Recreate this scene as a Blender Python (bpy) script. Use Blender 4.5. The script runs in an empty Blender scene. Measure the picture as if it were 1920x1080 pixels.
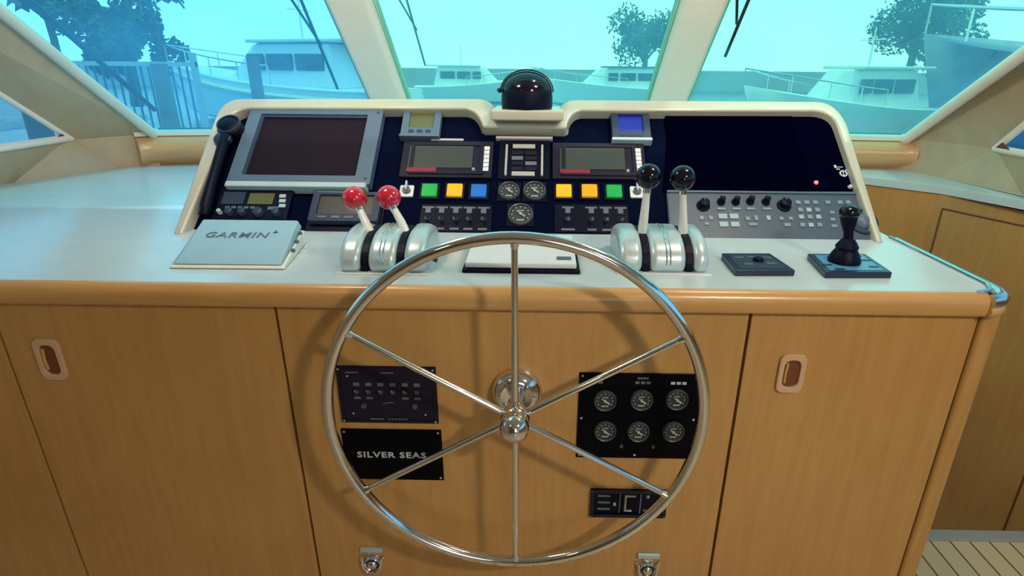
import bpy, bmesh, math, random
from mathutils import Vector, Matrix
random.seed(7)
S = bpy.context.scene
C = S.collection
PI = math.pi

# ------------------------------------------------------------------ camera
H = 1.38                                   # camera height above the pilothouse floor
F_PX, CXP = 1067.3, 1002.6
pt_, rl_, yw_ = .3681, .0098, -.0092       # pitch, roll, yaw
_cp, _sp, _cy, _sy = math.cos(pt_), math.sin(pt_), math.cos(yw_), math.sin(yw_)
FWD = Vector((_sy*_cp, _cy*_cp, -_sp))
_r = Vector((_cy, -_sy, 0)); _d = FWD.cross(_r)
RGT = _r*math.cos(rl_) - _d*math.sin(rl_)
DWN = _r*math.sin(rl_) + _d*math.cos(rl_)
cam_d = bpy.data.cameras.new('camera'); cam = bpy.data.objects.new('camera', cam_d); C.objects.link(cam)
cam_d.sensor_width = 36; cam_d.lens = F_PX/1920*36; cam_d.shift_x = -(CXP-960)/1920
cam_d.clip_start = .02; cam_d.clip_end = 2000
m = Matrix.Identity(4)
for i in range(3):
    m[i][0] = RGT[i]; m[i][1] = -DWN[i]; m[i][2] = -FWD[i]
m[2][3] = H
cam.matrix_world = m
S.camera = cam

# ------------------------------------------------------------------ world and lights
W = bpy.data.worlds.new('world'); S.world = W; W.use_nodes = True
nt = W.node_tree; nt.nodes.clear()
tc = nt.nodes.new('ShaderNodeTexCoord'); sx = nt.nodes.new('ShaderNodeSeparateXYZ')
cr = nt.nodes.new('ShaderNodeValToRGB'); bg = nt.nodes.new('ShaderNodeBackground'); wo = nt.nodes.new('ShaderNodeOutputWorld')
nt.links.new(tc.outputs['Generated'], sx.inputs[0]); nt.links.new(sx.outputs['Z'], cr.inputs[0])
nt.links.new(cr.outputs[0], bg.inputs[0]); nt.links.new(bg.outputs[0], wo.inputs[0])
e = cr.color_ramp.elements
e[0].position = 0; e[0].color = (.92, 1, .92, 1); e[1].position = .5; e[1].color = (.60, .80, 1, 1)
bg.inputs[1].default_value = 1.75
WORLD = bg

def area_light(name, loc, target, size, size_y, power, color):
    d = bpy.data.lights.new(name, 'AREA'); d.shape = 'RECTANGLE'; d.size = size; d.size_y = size_y
    d.energy = power; d.color = color
    o = bpy.data.objects.new(name, d); C.objects.link(o); o.location = loc
    o.rotation_euler = (Vector(target)-Vector(loc)).to_track_quat('-Z', 'Y').to_euler()
    return o
# warm fill light added behind the camera, no source seen there
area_light('aft_fill', (0.75, -2.75, 1.45), (.3, 1.5, .9), 1.0, 1.3, 8, (1, .90, .76))
sd_ = bpy.data.lights.new('sun', 'SUN'); sd_.energy = 1.6; sd_.angle = math.radians(1.5); sd_.color = (1, .95, .85)
so_ = bpy.data.objects.new('sun', sd_); C.objects.link(so_); so_.location = (8, 2, 20)
so_.rotation_euler = Vector((-.40, .06, -1)).to_track_quat('-Z', 'Y').to_euler()
# added headliner lamps, unseen: two brighten the mullions, two fill from aft
area_light('added_lamp_light', (.62, 1.15, 1.945), (.60, 2.3, 1.25), .2, .2, 13, (1, .80, .62))
area_light('added_lamp_light', (-.62, 1.15, 1.945), (-.66, 2.3, 1.25), .2, .2, 13, (1, .80, .62))
area_light('added_lamp_light', (.95, -.35, 1.955), (.70, .8, .3), .16, .16, 33, (1, .86, .66))
area_light('added_lamp_light', (-.95, -.35, 1.955), (-.95, -.35, 0), .16, .16, 1.5, (1, .84, .62))

vs = S.view_settings
S.display_settings.display_device = 'sRGB'
vs.view_transform = 'Standard'; vs.look = 'None'; vs.exposure = -0.08; vs.gamma = 1; vs.use_curve_mapping = False

# ------------------------------------------------------------------ placing helpers (all return world points)
def _ray(u, v): return RGT*((u-CXP)/F_PX) + DWN*((v-540)/F_PX) + FWD
def onY(u, v, Y):
    d = _ray(u, v); p = d*(Y/d.y); return Vector((p.x, p.y, p.z+H))
def onZ(u, v, Z):
    d = _ray(u, v); p = d*((Z-H)/d.z); return Vector((p.x, p.y, p.z+H))
def onX(u, v, X):
    d = _ray(u, v); p = d*(X/d.x); return Vector((p.x, p.y, p.z+H))
YF = 1.068                  # front face of the console
ZC = H-.408                 # worktop height
PH = math.radians(40.7)     # rake of the instrument board
YB = 1.405                  # foot of the instrument hood
def frame_face(x, z, off=0): return Matrix(((1,0,0,x),(0,0,-1,YF-off),(0,1,0,z),(0,0,0,1)))
c_, s_ = math.cos(PH), math.sin(PH)
def frame_dash(x, y, n=0):
    M = Matrix(((1,0,0,0),(0,c_,-s_,YB),(0,s_,c_,ZC),(0,0,0,1)))
    return M @ Matrix.Translation((x, y, n))
NP = -.035                  # the board lies this far below the rim plane
def dl(u, v, n=NP):         # photo point on the raked plane -> board coordinates
    d = _ray(u, v); N = Vector((0, -s_, c_)); O = Vector((0, YB, ZC-H)) + N*n
    p = d*(O.dot(N)/d.dot(N)) - Vector((0, YB, ZC-H))
    return (p.x, p.y*c_+p.z*s_)
def fl(u, v):               # photo point on the console face -> (x, z)
    p = onY(u, v, YF); return (p.x, p.z)

# ------------------------------------------------------------------ mesh helpers
def box(bm, x0, x1, y0, y1, z0, z1):
    vs = [bm.verts.new((x, y, z)) for z in (z0, z1) for y in (y0, y1) for x in (x0, x1)]
    for f in ((0,2,3,1),(4,5,7,6),(0,1,5,4),(1,3,7,5),(3,2,6,7),(2,0,4,6)): bm.faces.new([vs[i] for i in f])
def prism(bm, poly, z0, z1):
    a = [bm.verts.new((x, y, z0)) for x, y in poly]; b = [bm.verts.new((x, y, z1)) for x, y in poly]
    n = len(poly)
    bm.faces.new(b); bm.faces.new(a[::-1])
    for i in range(n): bm.faces.new((a[i], a[(i+1) % n], b[(i+1) % n], b[i]))
def prism_x(bm, poly, x0, x1):   # poly in (y, z), extruded along x
    a = [bm.verts.new((x0, y, z)) for y, z in poly]; b = [bm.verts.new((x1, y, z)) for y, z in poly]
    n = len(poly)
    bm.faces.new(a[::-1]); bm.faces.new(b)
    for i in range(n): bm.faces.new((a[i], a[(i+1) % n], b[(i+1) % n], b[i]))
def rrect(x0, y0, x1, y1, r, n=5):
    o = []
    for cx, cy, a0 in ((x1-r, y1-r, 0), (x0+r, y1-r, 90), (x0+r, y0+r, 180), (x1-r, y0+r, 270)):
        for k in range(n+1):
            a = math.radians(a0+90*k/n); o.append((cx+r*math.cos(a), cy+r*math.sin(a)))
    return o
def ring(bm, out, inn, z0, z1, closed=True):
    n = len(out)
    A = [[bm.verts.new((x, y, z)) for x, y in p] for z in (z0, z1) for p in (out, inn)]
    o0, i0, o1, i1 = A
    for k in range(n if closed else n-1):
        j = (k+1) % n
        bm.faces.new((o1[k], o1[j], i1[j], i1[k])); bm.faces.new((o0[k], i0[k], i0[j], o0[j]))
        bm.faces.new((o0[k], o0[j], o1[j], o1[k])); bm.faces.new((i0[k], i1[k], i1[j], i0[j]))
    if not closed:
        for k in (0, n-1): bm.faces.new((o0[k], o1[k], i1[k], i0[k]))
def basis(d):
    d = d.normalized(); a = Vector((0, 0, 1)) if abs(d.z) < .9 else Vector((1, 0, 0))
    x = d.cross(a).normalized(); return x, d.cross(x).normalized()
def cyl(bm, p0, p1, r0, r1=None, seg=24, caps=True):
    p0, p1 = Vector(p0), Vector(p1); r1 = r0 if r1 is None else r1
    x, y = basis(p1-p0)
    A, B = [], []
    for k in range(seg):
        a = 2*PI*k/seg; w = x*math.cos(a)+y*math.sin(a)
        A.append(bm.verts.new(p0+w*r0)); B.append(bm.verts.new(p1+w*r1))
    for k in range(seg): j = (k+1) % seg; bm.faces.new((A[k], A[j], B[j], B[k]))
    if caps: bm.faces.new(A[::-1]); bm.faces.new(B)
def tube(bm, pts, rad, seg=12, closed=False, flat=1.0):
    pts = [Vector(p) for p in pts]; n = len(pts); R = rad if isinstance(rad, (list, tuple)) else [rad]*n
    rings = []; prev = None
    for i, p in enumerate(pts):
        t = (pts[(i+1) % n]-pts[i-1]) if closed else (pts[min(i+1, n-1)]-pts[max(i-1, 0)])
        t.normalize()
        if prev is None: x, y = basis(t)
        else:
            x = (prev-t*prev.dot(t)).normalized(); y = t.cross(x).normalized()
        prev = x
        rings.append([bm.verts.new(p+x*R[i]*math.cos(2*PI*k/seg)+y*R[i]*flat*math.sin(2*PI*k/seg)) for k in range(seg)])
    for i in range(n if closed else n-1):
        a, b = rings[i], rings[(i+1) % n]
        for k in range(seg): j = (k+1) % seg; bm.faces.new((a[k], a[j], b[j], b[k]))
    if not closed: bm.faces.new(rings[0][::-1]); bm.faces.new(rings[-1])
def lathe(bm, prof, seg=32, M=Matrix.Identity(4)):   # profile (r, z) about local z
    rows = []
    for r, z in prof:
        if r < 1e-6: rows.append([bm.verts.new(M @ Vector((0, 0, z)))])
        else: rows.append([bm.verts.new(M @ Vector((r*math.cos(2*PI*k/seg), r*math.sin(2*PI*k/seg), z))) for k in range(seg)])
    for a, b in zip(rows, rows[1:]):
        for k in range(seg):
            j = (k+1) % seg
            if len(a) == 1 and len(b) == 1: continue
            if len(a) == 1: bm.faces.new((a[0], b[j], b[k]))
            elif len(b) == 1: bm.faces.new((a[k], a[j], b[0]))
            else: bm.faces.new((a[k], a[j], b[j], b[k]))
def ball(bm, c, r, sc=(1, 1, 1), seg=24):
    c = Vector(c)
    M = Matrix.Translation(c) @ Matrix.Diagonal((*sc, 1))
    lathe(bm, [(r*math.sin(PI*k/12), -r*math.cos(PI*k/12)) for k in range(13)], seg, M)

def obj(name, bm, mat, parent=None, bevel=0, smooth=False, segs=2):
    bmesh.ops.recalc_face_normals(bm, faces=bm.faces)
    me = bpy.data.meshes.new(name); bm.to_mesh(me); bm.free()
    o = bpy.data.objects.new(name, me); C.objects.link(o); o.parent = parent
    me.materials.append(mat)
    if smooth:
        for p in me.polygons: p.use_smooth = True
        try: me.set_sharp_from_angle(angle=math.radians(40))
        except Exception: pass
    if bevel:
        b = o.modifiers.new('bevel', 'BEVEL'); b.width = bevel; b.segments = segs; b.limit_method = 'ANGLE'; b.angle_limit = math.radians(35)
        for p in me.polygons: p.use_smooth = True
        w = o.modifiers.new('normals', 'WEIGHTED_NORMAL'); w.keep_sharp = False
    return o
def B(): return bmesh.new()
def thing(name, label, cat, M=Matrix.Identity(4), group=None):
    o = bpy.data.objects.new(name, None); C.objects.link(o); o.matrix_world = M; o.empty_display_size = .05
    o['label'] = label; o['category'] = cat
    if group: o['group'] = group
    return o
def tag(o, label, cat, group=None, kind=None):
    o['label'] = label; o['category'] = cat
    if group: o['group'] = group
    if kind: o['kind'] = kind
    return o
def struct(name, bm, mat, **k):
    o = obj(name, bm, mat, **k); o['kind'] = 'structure'; return o
def text(name, s, size, mat, parent, x, y, z, ext=.0004, sx=1, bold=0, align='CENTER'):
    cu = bpy.data.curves.new(name, 'FONT'); cu.body = s; cu.size = size; cu.extrude = ext
    cu.align_x = align; cu.align_y = 'CENTER'; cu.offset = bold; cu.resolution_u = 2; cu.space_character = 1.12
    t = bpy.data.objects.new(name+'_tmp', cu); C.objects.link(t)
    me = bpy.data.meshes.new_from_object(t.evaluated_get(bpy.context.evaluated_depsgraph_get()))
    bpy.data.objects.remove(t); bpy.data.curves.remove(cu)
    for v in me.vertices: v.co.x *= sx
    me.transform(Matrix.Translation((x, y, z))); me.materials.clear(); me.materials.append(mat); me.name = name
    o = bpy.data.objects.new(name, me); C.objects.link(o); o.parent = parent
    return o
def copy_tree(o, parent=None):
    c = o.copy(); C.objects.link(c); c.parent = parent
    for ch in [q for q in bpy.data.objects if q.parent == o]: copy_tree(ch, c)
    return c

# ------------------------------------------------------------------ materials
def mat(name, col, rough=.5, metal=0, coat=0, emit=None, es=0, spec=.5, bump=0, bscale=200):
    m = bpy.data.materials.new(name); m.use_nodes = True
    n = m.node_tree; p = n.nodes['Principled BSDF']
    p.inputs['Base Color'].default_value = (*col, 1); p.inputs['Roughness'].default_value = rough
    p.inputs['Metallic'].default_value = metal; p.inputs['Coat Weight'].default_value = coat
    p.inputs['Specular IOR Level'].default_value = spec
    p.inputs['Coat Roughness'].default_value = .12
    if emit: p.inputs['Emission Color'].default_value = (*emit, 1); p.inputs['Emission Strength'].default_value = es
    # slight procedural mottling so nothing is perfectly even
    t = n.nodes.new('ShaderNodeTexCoord'); no = n.nodes.new('ShaderNodeTexNoise'); no.inputs['Scale'].default_value = 14
    mx = n.nodes.new('ShaderNodeMix'); mx.data_type = 'RGBA'
    mx.inputs['A'].default_value = (*[c*.94 for c in col], 1); mx.inputs['B'].default_value = (*[min(1, c*1.05) for c in col], 1)
    n.links.new(t.outputs['Object'], no.inputs['Vector']); n.links.new(no.outputs['Fac'], mx.inputs['Factor'])
    n.links.new(mx.outputs['Result'], p.inputs['Base Color'])
    if bump:
        b = n.nodes.new('ShaderNodeBump'); n2 = n.nodes.new('ShaderNodeTexNoise'); n2.inputs['Scale'].default_value = bscale
        n.links.new(t.outputs['Object'], n2.inputs['Vector']); n.links.new(n2.outputs['Fac'], b.inputs['Height'])
        b.inputs['Strength'].default_value = bump; b.inputs['Distance'].default_value = .002
        n.links.new(b.outputs[0], p.inputs['Normal'])
    return m
def wood(name, c1, c2, stretch=(9, 9, .8), rough=.32, coat=.35):
    m = bpy.data.materials.new(name); m.use_nodes = True
    n = m.node_tree; p = n.nodes['Principled BSDF']
    t = n.nodes.new('ShaderNodeTexCoord'); mp = n.nodes.new('ShaderNodeMapping'); mp.inputs['Scale'].default_value = stretch
    no = n.nodes.new('ShaderNodeTexNoise'); no.inputs['Scale'].default_value = 6; no.inputs['Detail'].default_value = 6; no.inputs['Distortion'].default_value = .6
    n2 = n.nodes.new('ShaderNodeTexNoise'); n2.inputs['Scale'].default_value = 1.6; n2.inputs['Detail'].default_value = 3
    r = n.nodes.new('ShaderNodeValToRGB'); r.color_ramp.elements[0].position = .3; r.color_ramp.elements[1].position = .72
    r.color_ramp.elements[0].color = (*c1, 1); r.color_ramp.elements[1].color = (*c2, 1)
    ad = n.nodes.new('ShaderNodeMath'); ad.operation = 'MULTIPLY_ADD'; ad.inputs[1].default_value = .45
    ml = n.nodes.new('ShaderNodeMath'); ml.operation = 'MULTIPLY'; ml.inputs[1].default_value = .55
    n.links.new(t.outputs['Object'], mp.inputs[0]); n.links.new(mp.outputs[0], no.inputs['Vector']); n.links.new(t.outputs['Object'], n2.inputs['Vector'])
    n.links.new(n2.outputs['Fac'], ml.inputs[0]); n.links.new(no.outputs['Fac'], ad.inputs[0]); n.links.new(ml.outputs[0], ad.inputs[2])
    n.links.new(ad.outputs[0], r.inputs[0]); n.links.new(r.outputs[0], p.inputs['Base Color'])
    p.inputs['Roughness'].default_value = rough; p.inputs['Coat Weight'].default_value = coat; p.inputs['Coat Roughness'].default_value = .22
    return m
M = {}
M['wood'] = wood('varnished_maple', (.42, .215, .062), (.58, .335, .118))
M['wood_h'] = wood('varnished_maple_edging', (.50, .27, .085), (.66, .39, .15), (.8, 9, 9))
M['wood_pale'] = wood('pale_maple', (.42, .30, .19), (.55, .42, .28), (3, 3, 1))
M['wood_post'] = wood('glare_maple', (.93, .75, .64), (.97, .83, .74), (3, 3, 1), .4, .2)  # glare on the mullions is put into this near-white wood colour
M['sill'] = wood('sill_maple', (.56, .27, .11), (.70, .38, .18), (.8, 9, 9))
M['gap'] = mat('dark_gap', (.02, .012, .008), .9)
M['laminate'] = mat('white_laminate', (.55, .66, .70), .22, coat=.2)
M['gelcoat'] = mat('cream_gelcoat', (.47, .48, .40), .3, coat=.3)
M['board'] = mat('navy_black_board', (.001, .003, .018), .7, spec=.02)
M['black'] = mat('black_plastic', (.002, .004, .016), .45, spec=.12)
M['black_gloss'] = mat('gloss_black', (.003, .004, .012), .12, spec=.35)
M['screen_dark'] = mat('dead_screen', (.014, .009, .016), .6, spec=.05)
M['screen_black'] = mat('black_display_glass', (.0006, .0008, .008), .7, spec=.0)
M['radar_glass'] = mat('radar_glass', (.0004, .0004, .006), .6, spec=.0)
M['plate_black'] = mat('black_engraved_plate', (.001, .0012, .004), .4, spec=.08)
M['grey_blue'] = mat('blue_grey_bezel', (.075, .125, .185), .4)
M['grey_blue_d'] = mat('dark_blue_grey', (.022, .038, .080), .5, spec=.3)
M['grey_pale'] = mat('pale_grey_plastic', (.36, .50, .56), .45)
M['lcd_olive'] = mat('olive_lcd', (.10, .11, .04), .3)
M['lcd_grey'] = mat('grey_green_lcd', (.040, .045, .036), .35)
M['lcd_blue'] = mat('blue_lcd', (.01, .015, .35), .3, emit=(.015, .02, .45), es=.12)
M['red_label'] = mat('red_label', (.20, .008, .03), .5)
M['bezel_plum'] = mat('plum_black_bezel', (.012, .010, .028), .5, spec=.2)
M['white'] = mat('white_plastic', (.72, .76, .80), .4)
M['white_mark'] = mat('white_print', (.55, .60, .66), .6)
M['dim_mark'] = mat('dim_grey_print', (.13, .14, .19), .6)
M['silver_mark'] = mat('silver_bar', (.42, .43, .42), .4)
M['green'] = mat('green_button', (.0, .32, .06), .35, emit=(0, .4, .06), es=.30)
M['amber'] = mat('amber_button', (.85, .42, .01), .35, emit=(1, .45, .01), es=.28)
M['orange'] = mat('orange_amber_button', (.85, .33, .005), .35, emit=(1, .36, .005), es=.28)
M['blue'] = mat('blue_button', (.01, .13, .50), .35, emit=(.01, .13, .6), es=.25)
M['red'] = mat('red_knob', (.52, .012, .04), .18, coat=.6)
M['led_red'] = mat('red_led', (.8, .1, .1), .3, emit=(1, .12, .15), es=2)
M['chrome'] = mat('chrome', (.78, .79, .82), .08, metal=1)
M['steel'] = mat('polished_steel', (.62, .61, .62), .2, metal=1)
M['alu'] = mat('satin_aluminium', (.50, .63, .67), .32, metal=.35)
M['alu_lever'] = mat('bright_lever', (.80, .85, .85), .3, metal=.2)
M['bronze'] = mat('warm_needle', (.5, .46, .42), .4)
M['gauge_face'] = mat('gauge_face', (.030, .038, .045), .5)
M['gauge_rim'] = mat('gauge_rim', (.10, .12, .135), .35, metal=.3)
M['blue_plate'] = mat('navy_plate', (.010, .020, .055), .3)
M['blue_plate_l'] = mat('light_blue_plate', (.08, .26, .48), .3)
M['cover'] = mat('pale_blue_cover', (.28, .46, .56), .5)
M['cover_rim'] = mat('cover_rim', (.74, .80, .76), .4)
M['headliner'] = mat('headliner', (.74, .70, .62), .8)
M['pull'] = mat('tan_pull_rim', (.62, .40, .25), .35)
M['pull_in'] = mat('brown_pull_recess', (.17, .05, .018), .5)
M['rubber'] = mat('rubber_gasket', (.01, .012, .015), .7)
M['gasket_white'] = mat('window_moulding', (.66, .68, .60), .4)
M['carpet_edge'] = mat('grey_step_nosing', (.32, .34, .36), .5)
M['wiper'] = mat('wiper_black', (.002, .004, .01), .6)

def floor_mat():
    m = bpy.data.materials.new('teak_and_holly'); m.use_nodes = True; n = m.node_tree; p = n.nodes['Principled BSDF']
    t = n.nodes.new('ShaderNodeTexCoord'); s = n.nodes.new('ShaderNodeSeparateXYZ'); n.links.new(t.outputs['Object'], s.inputs[0])
    a = n.nodes.new('ShaderNodeMath'); a.operation = 'MULTIPLY'; a.inputs[1].default_value = 1/.062; n.links.new(s.outputs['X'], a.inputs[0])
    f = n.nodes.new('ShaderNodeMath'); f.operation = 'FRACT'; n.links.new(a.outputs[0], f.inputs[0])
    g = n.nodes.new('ShaderNodeMath'); g.operation = 'LESS_THAN'; g.inputs[1].default_value = .09; n.links.new(f.outputs[0], g.inputs[0])
    x = n.nodes.new('ShaderNodeMix'); x.data_type = 'RGBA'
    x.inputs['A'].default_value = (.62, .52, .36, 1); x.inputs['B'].default_value = (.13, .09, .05, 1)
    n.links.new(g.outputs[0], x.inputs['Factor']); n.links.new(x.outputs['Result'], p.inputs['Base Color'])
    p.inputs['Roughness'].default_value = .35
    return m
M['floor'] = floor_mat()

def glass_mat(name, tint, haze, hz=.25):
    m = bpy.data.materials.new(name); m.use_nodes = True; n = m.node_tree; n.nodes.clear()
    o = n.nodes.new('ShaderNodeOutputMaterial'); tr = n.nodes.new('ShaderNodeBsdfTransparent'); tl = n.nodes.new('ShaderNodeBsdfTranslucent')
    gl = n.nodes.new('ShaderNodeBsdfGlossy'); gl.inputs['Roughness'].default_value = .03; gl.inputs['Color'].default_value = (.8, .9, 1, 1)
    tr.inputs[0].default_value = (*tint, 1); tl.inputs[0].default_value = (*haze, 1)  # bluish translucent part imitates veiling glare on the panes
    t = n.nodes.new('ShaderNodeTexCoord'); no = n.nodes.new('ShaderNodeTexNoise'); no.inputs['Scale'].default_value = 3.5; no.inputs['Detail'].default_value = 4
    mr = n.nodes.new('ShaderNodeMapRange'); mr.inputs['From Min'].default_value = .3; mr.inputs['From Max'].default_value = .7
    mr.inputs['To Min'].default_value = hz*.7; mr.inputs['To Max'].default_value = hz*1.25
    n.links.new(t.outputs['Object'], no.inputs['Vector']); n.links.new(no.outputs['Fac'], mr.inputs['Value'])
    a = n.nodes.new('ShaderNodeMixShader'); n.links.new(mr.outputs[0], a.inputs[0]); n.links.new(tr.outputs[0], a.inputs[1]); n.links.new(tl.outputs[0], a.inputs[2])
    lw = n.nodes.new('ShaderNodeLayerWeight'); lw.inputs['Blend'].default_value = .5
    pw = n.nodes.new('ShaderNodeMath'); pw.operation = 'POWER'; pw.inputs[1].default_value = 4; n.links.new(lw.outputs['Facing'], pw.inputs[0])
    fr = n.nodes.new('ShaderNodeMath'); fr.operation = 'MULTIPLY_ADD'; fr.inputs[1].default_value = .45; fr.inputs[2].default_value = .02; n.links.new(pw.outputs[0], fr.inputs[0])
    b = n.nodes.new('ShaderNodeMixShader'); n.links.new(fr.outputs[0], b.inputs[0]); n.links.new(a.outputs[0], b.inputs[1]); n.links.new(gl.outputs[0], b.inputs[2])
    n.links.new(b.outputs[0], o.inputs[0])
    return m
M['glass'] = glass_mat('tinted_windshield', (.57, .95, .80), (.16, .64, .88), .14)
M['glass_left'] = glass_mat('tinted_windshield_left', (.47, .88, .90), (.14, .56, .95), .15)
M['glass_side'] = glass_mat('tinted_side_glass', (.48, .78, .88), (.15, .55, .85), .16)

# ================================================================== STRUCTURE
# floor with the step edge of the companionway to the right of the helm
bm = B(); box(bm, -2.3, 2.3, -3.4, 1.43, -.04, 0); box(bm, -2.3, .90, 1.43, 2.9, -.04, 0); struct('floor', bm, M['floor'])
bm = B(); box(bm, .905, 2.25, 1.405, 1.45, -.02, .006); struct('trim_1', bm, M['carpet_edge'], bevel=.004)
bm = B(); box(bm, .905, 2.25, 1.44, 2.5, -.62, -.60); struct('floor_lower', bm, M['floor'])
bm = B(); box(bm, .905, 2.25, 1.43, 1.445, -.60, -.021); struct('trim_2', bm, M['wood'])
# ceiling
ZT = H+.58
bm = B(); box(bm, -2.3, 2.3, -3.4, 1.62, ZT, ZT+.05); struct('ceiling', bm, M['headliner'])
# windshield corner points: rake line of the mullions and of the side posts
def lerp(a, b, t): return a+(b-a)*t
ZS = H-.27
def rake(x, zrel, x_top=None):    # point on the central windshield plane
    return Vector((x, 2.5-(zrel+.085)/.83, zrel+H))
LC0 = Vector((-1.68, 2.51, ZS)); LC1 = Vector((-1.72, 1.50, H+.55))
RC0 = Vector((1.625, 2.62, ZS)); RC1 = Vector((1.60, 1.50, H+.55))
q = onX(1920, 97, 1.6); RC1 = RC0+(q-RC0)*((H+.55-RC0.z)/(q.z-RC0.z))
q = onX(0, 17, -1.7); LC1 = LC0+(q-LC0)*((H+.55-LC0.z)/(q.z-LC0.z))
ML0, ML1 = rake(-.647, -.27), rake(-.655, .58)
MR0, MR1 = rake(.526, -.27), rake(.540, .58)
def slab(bm, pts, t):
    n = (pts[1]-pts[0]).cross(pts[-1]-pts[0]).normalized()*t
    a = [bm.verts.new(p) for p in pts]; b = [bm.verts.new(p+n) for p in pts]; k = len(pts)
    bm.faces.new(a); bm.faces.new(b[::-1])
    for i in range(k): bm.faces.new((a[i], b[i], b[(i+1) % k], a[(i+1) % k]))
dn = Vector((0, .03, -.03))
for i, (a, b, c, d) in enumerate(((LC0, ML0, ML1, LC1), (ML0, MR0, MR1, ML1), (MR0, RC0, RC1, MR1))):
    bm = B(); slab(bm, [a+dn, b+dn, c+dn*.2, d+dn*.2], .008); struct('window_%d' % (i+1), bm, M['glass_left' if i == 0 else 'glass'])
# side windows
XL, XR = -1.90, 1.75
a = onX(128, 258, XL); b = onX(0, 178, XL); up = (b-a).normalized()
SLt = a+up*((H+.50-a.z)/up.z); SLb = Vector((XL, .75, a.z)); SLt2 = Vector((XL, .75, H+.50)); SL0 = a  # unseen aft end of the left window cut short to darken that side
a2 = onX(1872, 279, XR); b2 = onX(1920, 240, XR); up = (b2-a2).normalized()
SRt = a2+up*((H+.50-a2.z)/up.z); SRb = Vector((XR, -1.2, a2.z)); SRt2 = Vector((XR, -1.2, H+.50)); SR0 = a2
bm = B(); slab(bm, [SL0, SLt, SLt2, SLb], .008); struct('window_4', bm, M['glass_side'])
bm = B(); slab(bm, [SR0, SRt, SRt2, SRb], .008); struct('window_5', bm, M['glass_side'])

# mullions
def beam(bm, p0, p1, w, d, side=Vector((1, 0, 0))):
    t = (p1-p0).normalized(); x = (side-t*side.dot(t)).normalized(); y = t.cross(x)
    if y.y < 0: y = -y
    A = [[p+x*(sx*w/2)+y*(k*d) for sx, k in ((-1, -.6), (-.8, -1), (.8, -1), (1, -.6), (1, .5), (-1, .5))] for p in (p0, p1)]
    a = [bm.verts.new(p) for p in A[0]]; b = [bm.verts.new(p) for p in A[1]]
    bm.faces.new(a); bm.faces.new(b[::-1])
    for i in range(6): bm.faces.new((a[i], b[i], b[(i+1) % 6], a[(i+1) % 6]))
for i, (p0, p1) in enumerate(((ML0, ML1), (MR0, MR1))):
    bm = B(); beam(bm, p0, p1, .155, .045)
    o = struct('trim_%d' % (3+i), bm, M['wood_post'], bevel=.008)
    for s in (-1, 1):
        b2m = B(); tube(b2m, [p0+Vector((s*.082, 0, 0)), p1+Vector((s*.082, 0, 0))], .011, 8)
        obj('window_moulding', b2m, M['gasket_white'], o, smooth=True)
# sill moulding under the windshield
prof = [(-.03, -.262), (.012, -.262), (.028, -.272), (.03, -.290), (.055, -.300), (.072, -.325), (.074, -.352), (.058, -.380), (.025, -.400), (.02, -.409), (-.06, -.409)]
base = [LC0+Vector((-.05, -.05, 0)), LC0, ML0, MR0, RC0, RC0+Vector((.05, -.05, 0))]
def sweep(bm, base, prof, zoff=H):
    rows = []
    for i, p in enumerate(base):
        def nrm(a, b):
            d = (b-a); d.z = 0; d.normalize(); return Vector((d.y, -d.x, 0))
        ns = []
        if i > 0: ns.append(nrm(base[i-1], p))
        if i < len(base)-1: ns.append(nrm(p, base[i+1]))
        nn = ns[0] if len(ns) == 1 else (ns[0]+ns[1]).normalized()*(1/max(.6, math.cos(ns[0].angle(ns[1])/2)))
        rows.append([bm.verts.new((p.x+nn.x*d, p.y+nn.y*d, z+zoff)) for d, z in prof])
    k = len(prof)
    for a, b in zip(rows, rows[1:]):
        for j in range(k): bm.faces.new((a[j], a[(j+1) % k], b[(j+1) % k], b[j]))
    bm.faces.new(rows[0]); bm.faces.new(rows[-1][::-1])
bm = B(); sweep(bm, base, [(-.03, -.285), (.020, -.285), (.040, -.292), (.056, -.306), (.066, -.325), (.068, -.345), (.060, -.368), (.044, -.388), (.022, -.402), (.015, -.409), (-.06, -.409)]); struct('trim_5', bm, M['sill'], smooth=True)
bm = B(); sweep(bm, base, [(-.03, -.259), (.010, -.259), (.026, -.266), (.028, -.284), (-.03, -.284)]); struct('trim_6', bm, M['gasket_white'], smooth=True)
# side walls, posts and the low wall panels
def shell(name, polys, mt, t):
    bm = B(); vm = {}
    def v(p):
        k = tuple(round(c, 4) for c in p)
        if k not in vm: vm[k] = bm.verts.new(p)
        return vm[k]
    for poly in polys: bm.faces.new([v(p) for p in poly])
    o = struct(name, bm, mt)
    s = o.modifiers.new('solid', 'SOLIDIFY'); s.thickness = t; s.offset = 0
    return o
K0 = Vector((-1.665, 2.495, ZC-.02)); K1 = Vector((-1.78, 2.44, ZC-.02)); K2 = Vector((-1.965, 2.04, ZC-.02))
shell('trim_7', [[LC0, LC1, SLt, SL0]], M['wood_pale'], .03)
shell('wall_left', [[LC0, SL0, K1, K0], [SL0, K2, K1], [SL0, SLb, Vector((-1.965, .75, ZC-.02)), Vector((-1.965, -1.2, ZC-.02)), K2],
      [K2, Vector((-1.965, -1.2, ZC-.02)), Vector((-1.965, -1.2, 0)), Vector((-1.965, 2.04, 0))],
      [K1, K2, Vector((-1.965, 2.04, 0)), Vector((-1.76, 2.455, 0))],
      [SLb, SLt2, Vector((XL, -3.4, H+.5)), Vector((XL, -3.4, 0)), Vector((-1.965, -1.2, 0)), Vector((-1.965, -1.2, ZC-.02)), Vector((-1.965, .75, ZC-.02))]], M['wood_pale'], .03)
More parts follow.
